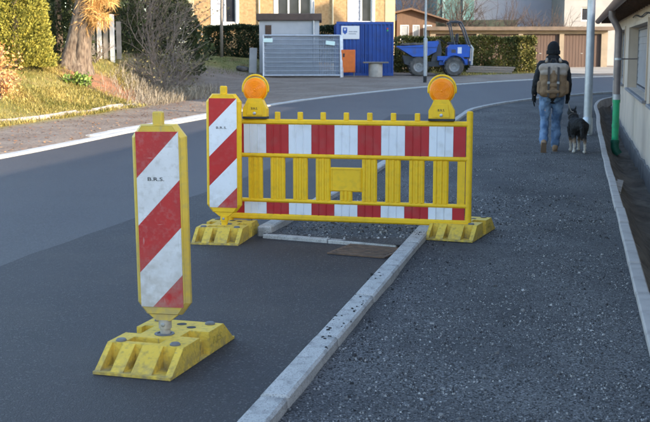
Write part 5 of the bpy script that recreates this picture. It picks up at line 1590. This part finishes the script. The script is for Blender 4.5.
# dark evergreen mass behind the bushes
for k, (x, y, h, w) in enumerate(((-7.2, 41.0, 5.5, 1.7), (-6.3, 44.0, 6.0, 1.5), (-9.3, 39.0, 6.5, 2.0), (-12.6, 42.0, 7.5, 2.4), (-10.4, 45.5, 7.5, 2.3), (-8.7, 49.5, 7.0, 1.7), (-15.5, 46.0, 8.0, 2.8))):
    conifer('dark_evergreen', ['dark evergreen tree behind the bare bushes', 'dark evergreen tree between bare bushes and the ochre house corner', 'dark evergreen tree behind the white posted fence', 'wide dark evergreen far behind the golden thujas', 'wide dark evergreen far behind the old pine trunk', 'dark evergreen close to the corner of the ochre house', 'largest dark evergreen at the back of the garden'][k], x, y, h, lambda t, w=w: w*(1-t*.5)**.5*(.75+.25*math.sin(t*9)), L_DARK, 60+k, 9000, .2, .35)
shrub('variegated_shrub', 'pale leaved shrub at the foot of the ochre house corner', 'shrub', -7.0, 52.6, 1.6, 1.2, pm('pale variegated leaf', (0.22, 0.24, 0.20), (0.60, 0.60, 0.56), rough=0.7, attr=True), 71, 1400, .12, 9)
# bare shrubs behind the garages
for k, (x, y, h) in enumerate(((10.6, 64.5, 3.6), (13.4, 64.5, 3.2), (14.4, 65.5, 2.8), (8.2, 66.0, 4.6), (4.4, 63.5, 4.6))):
    shrub('bare_tree', ['bare leafless tree behind the garage roof at the pale lilac wall', 'bare leafless tree with spreading twigs left of the square dark window', 'small bare tree close to the off white house', 'bare tree in front of the teal panels', 'bare tree behind the brown garden shed'][k], 'tree', x, y, h, 1.5, None, 80+k, 0, .1, 8, 3, 'bare trees behind the garages', stem_mat=pm('dark bare twig', (0.09, 0.065, 0.055), (0.06, 0.045, 0.04), scale=9, rough=0.9), thick=1.7)

def hedge(name, label, x0, x1, y, dep, h, mat, seed, n, size, ang=0.0, rough=.10):
    r = random.Random(seed)
    root = empty(name, ((x0+x1)/2, y, zg((x0+x1)/2, y)), ang); tag(root, label, 'hedge')
    W = (x1-x0)/2; pts = []
    while len(pts) < n:
        q = r.random()
        u = r.uniform(-W, W); v = r.uniform(0, dep); z = r.uniform(.02, h)
        if q < .52: v = abs(r.gauss(0, .08))
        elif q < .72: z = h - abs(r.gauss(0, .08))
        elif q < .82: u = W*(1 if r.random() < .5 else -1) + r.gauss(0, .06)
        nz = noise.noise(Vector((u*1.1, z*1.3, seed)))
        if noise.noise(Vector((u*1.7+seed, z*2.0, v))) < -.33 and r.random() < .75: continue
        v -= rough*2.2*nz; z = z*(1+rough*.7*noise.noise(Vector((u*.9, 2.2, seed))))
        c = min(1, max(0, .38 + .6*noise.noise(Vector((u*1.5, z*1.5, seed+3))) + r.gauss(0, .2)))
        pts.append((Vector((u, v, z)), Vector((r.gauss(0,.7), -1+r.gauss(0,.6), .6+r.gauss(0,.7))) if q < .52 else None, c))
    leaves(pts, size, mat, 'foliage', root, r, up=.4, aspect=.55)
    mb = MB()
    for k in range(int((x1-x0)/.35)):
        x = -W+.2+k*.35
        mb.tube([(x, dep*.5, -.1), (x+r.gauss(0,.08), dep*.5+r.gauss(0,.1), h*.45), (x+r.gauss(0,.15), dep*.5+r.gauss(0,.15), h*.85)], [.04, .03, .012], 5)
        for j in range(5):
            z = r.uniform(.2, h*.8); mb.tube([(x, dep*.5, z), (x+r.gauss(0,.25), r.uniform(.05, dep), z+r.uniform(.1, .35))], [.015, .006], 4, cap=False)
    mb.build('stems', TWIG, root)
    return root
hedge('clipped_hedge', 'long yellow green clipped hedge behind the blue dumper', 3.6, 10.4, 52.6, 1.2, 1.72, L_HEDGE, 3, 26000, .13, R(4))
hedge('dark_hedge', 'dark green clipped yew hedge between pale shrub and hut', -5.9, 0.9, 52.9, 1.1, 1.75, L_HEDGE2, 9, 26000, .12)
# ivy covered garden fence with white posts
def white_fence():
    root = empty('garden_fence', (-6.98, 33.4, zg(-6.98, 33.4)), R(4)); tag(root, 'grey board garden fence with white posts at the top of the bank', 'fence')
    fb = pm('grey fence board', (0.30, 0.28, 0.25), (0.22, 0.20, 0.18), scale=4, rough=0.9)
    for k in range(6):
        x = -.46 + k*.20
        if k % 2 == 0:
            m = MB(); m.bbox(x-.07, x+.07, -.09, .03, -.15, 1.36+.02*(k % 3), .012); m.build('post', WTRIM, root)
        else:
            m = MB(); m.bbox(x-.075, x+.075, -.01, .02, .0, 1.16, .006); m.build('board', fb, root)
    m = MB(); m.box(-.5, .62, .031, .06, .3, .38); m.box(-.5, .62, .031, .06, .9, .98); m.build('rail', fb, root)
white_fence()

# grass on the bank, dry weeds, yard turf
def grass(name, label, n, region, size, seed, mat=GRASS, lean=.7, bias=0.0, wid=.05):
    r = random.Random(seed); vs, fs, rn = [], [], []
    for _ in range(n):
        q = region(r)
        if q is None: continue
        x, y = q
        z = zg(x, y); s = size*r.uniform(.5, 1.4); a = r.uniform(0, 6.28); w = s*wid+.002
        cl = noise.noise(Vector((x*1.1, y*1.1, 7)))
        lx, ly = math.cos(a)*lean*s*r.uniform(.3, 1.2)+.15*s, math.sin(a)*lean*s*r.uniform(.3, 1.2)-.15*s
        ca, sa = math.cos(a+1.57), math.sin(a+1.57)
        b = len(vs)
        hz = s*r.uniform(.4, 1.0)
        vs += [(x-w*ca, y-w*sa, z), (x+w*ca, y+w*sa, z), (x+lx*.5+w*.7*ca, y+ly*.5+w*.7*sa, z+hz*.7), (x+lx*.5-w*.7*ca, y+ly*.5-w*.7*sa, z+hz*.7), (x+lx, y+ly, z+hz*.85)]
        fs += [(b, b+1, b+2, b+3), (b+3, b+2, b+4)]
        c = min(1, max(0, .5+.55*cl+r.gauss(0, .22)+bias)); rn += [c, c]
    me = bpy.data.meshes.new(name); me.from_pydata(vs, [], fs); me.materials.append(mat)
    me.attributes.new('rnd', 'FLOAT', 'FACE').data.foreach_set('value', rn)
    o = bpy.data.objects.new(name, me); C.objects.link(o); tag(o, label, 'grass', kind='stuff')
def bank_pt(r):
    for _ in range(30):
        x, y = r.uniform(-12, -4.3), r.uniform(19, 35)
        d = dleft(x, y)
        if 3.1 < d < 8.5 and bankf(x, y) > r.uniform(.15, .9):
            if r.random() < .9*smooth(.25, .7, bare(x, y)): continue
            if noise.noise(Vector((x*.55, y*.55, 5))) - .35*smooth(4.6, 5.6, d) < -.22 and r.random() < .8: continue
            return x, y
grass('grass', 'yellow green tufted grass covering the sunny bank', 60000, bank_pt, .135, 1, lean=1.1, wid=.035)
def yard_pt(r):
    x, y = r.uniform(-8, -3.0), r.uniform(46.5, 52.8)
    return (x, y) if noise.noise(Vector((x, y, 0))) > -.2 else None
grass('grass', 'short green turf before the dark clipped hedge', 5000, yard_pt, .10, 2, pm('green turf', (0.07, 0.10, 0.02), (0.20, 0.20, 0.06), rough=0.85, attr=True))
def verge_pt(r):
    x, y = r.uniform(5.2, 11.2), r.uniform(48.8, 53.4)
    return (x, y) if dleft(x, y) > 4.0+r.random()*1.2 else None
grass('grass', 'sunlit verge grass before the yellow green hedge', 6000, verge_pt, .13, 3, GRASS, bias=-.15)
def weed_pt(r):
    for _ in range(20):
        x, y = r.gauss(-4.95, .6), r.gauss(33.2, 1.7)
        if dleft(x, y) > 3.0: return x, y
grass('dry_weeds', 'grey dry weeds at the shaded end of the bank', 9000, weed_pt, .38, 4, TWIGG, lean=.75, wid=.012)
# fallen leaves on the earth verge and bank
def leaf_litter():
    r = random.Random(77); vs, fs, rn = [], [], []
    for _ in range(2600):
        x, y = r.uniform(-10, -2), r.uniform(17, 34)
        d = dleft(x, y)
        if d < .3 or d > 6.5: continue
        z = zg(x, y)+.025; s = r.uniform(.02, .05); a = r.uniform(0, 6.28); b = len(vs)
        for k in range(4):
            t = a+k*1.57; q = s*(1 if k % 2 else .55)
            vs.append((x+q*math.cos(t), y+q*math.sin(t), z+r.uniform(0, .02)))
        fs.append((b, b+1, b+2, b+3)); rn.append(r.random())
    mb = MB(); mb.add(vs, fs); tag(mb.build('leaf_litter', pm('fallen leaf', (0.22, 0.08, 0.035), (0.45, 0.26, 0.12), rough=0.85, attr=True), rn=rn), 'brown fallen leaves on the earth verge and bank', 'leaves', kind='stuff')
leaf_litter()
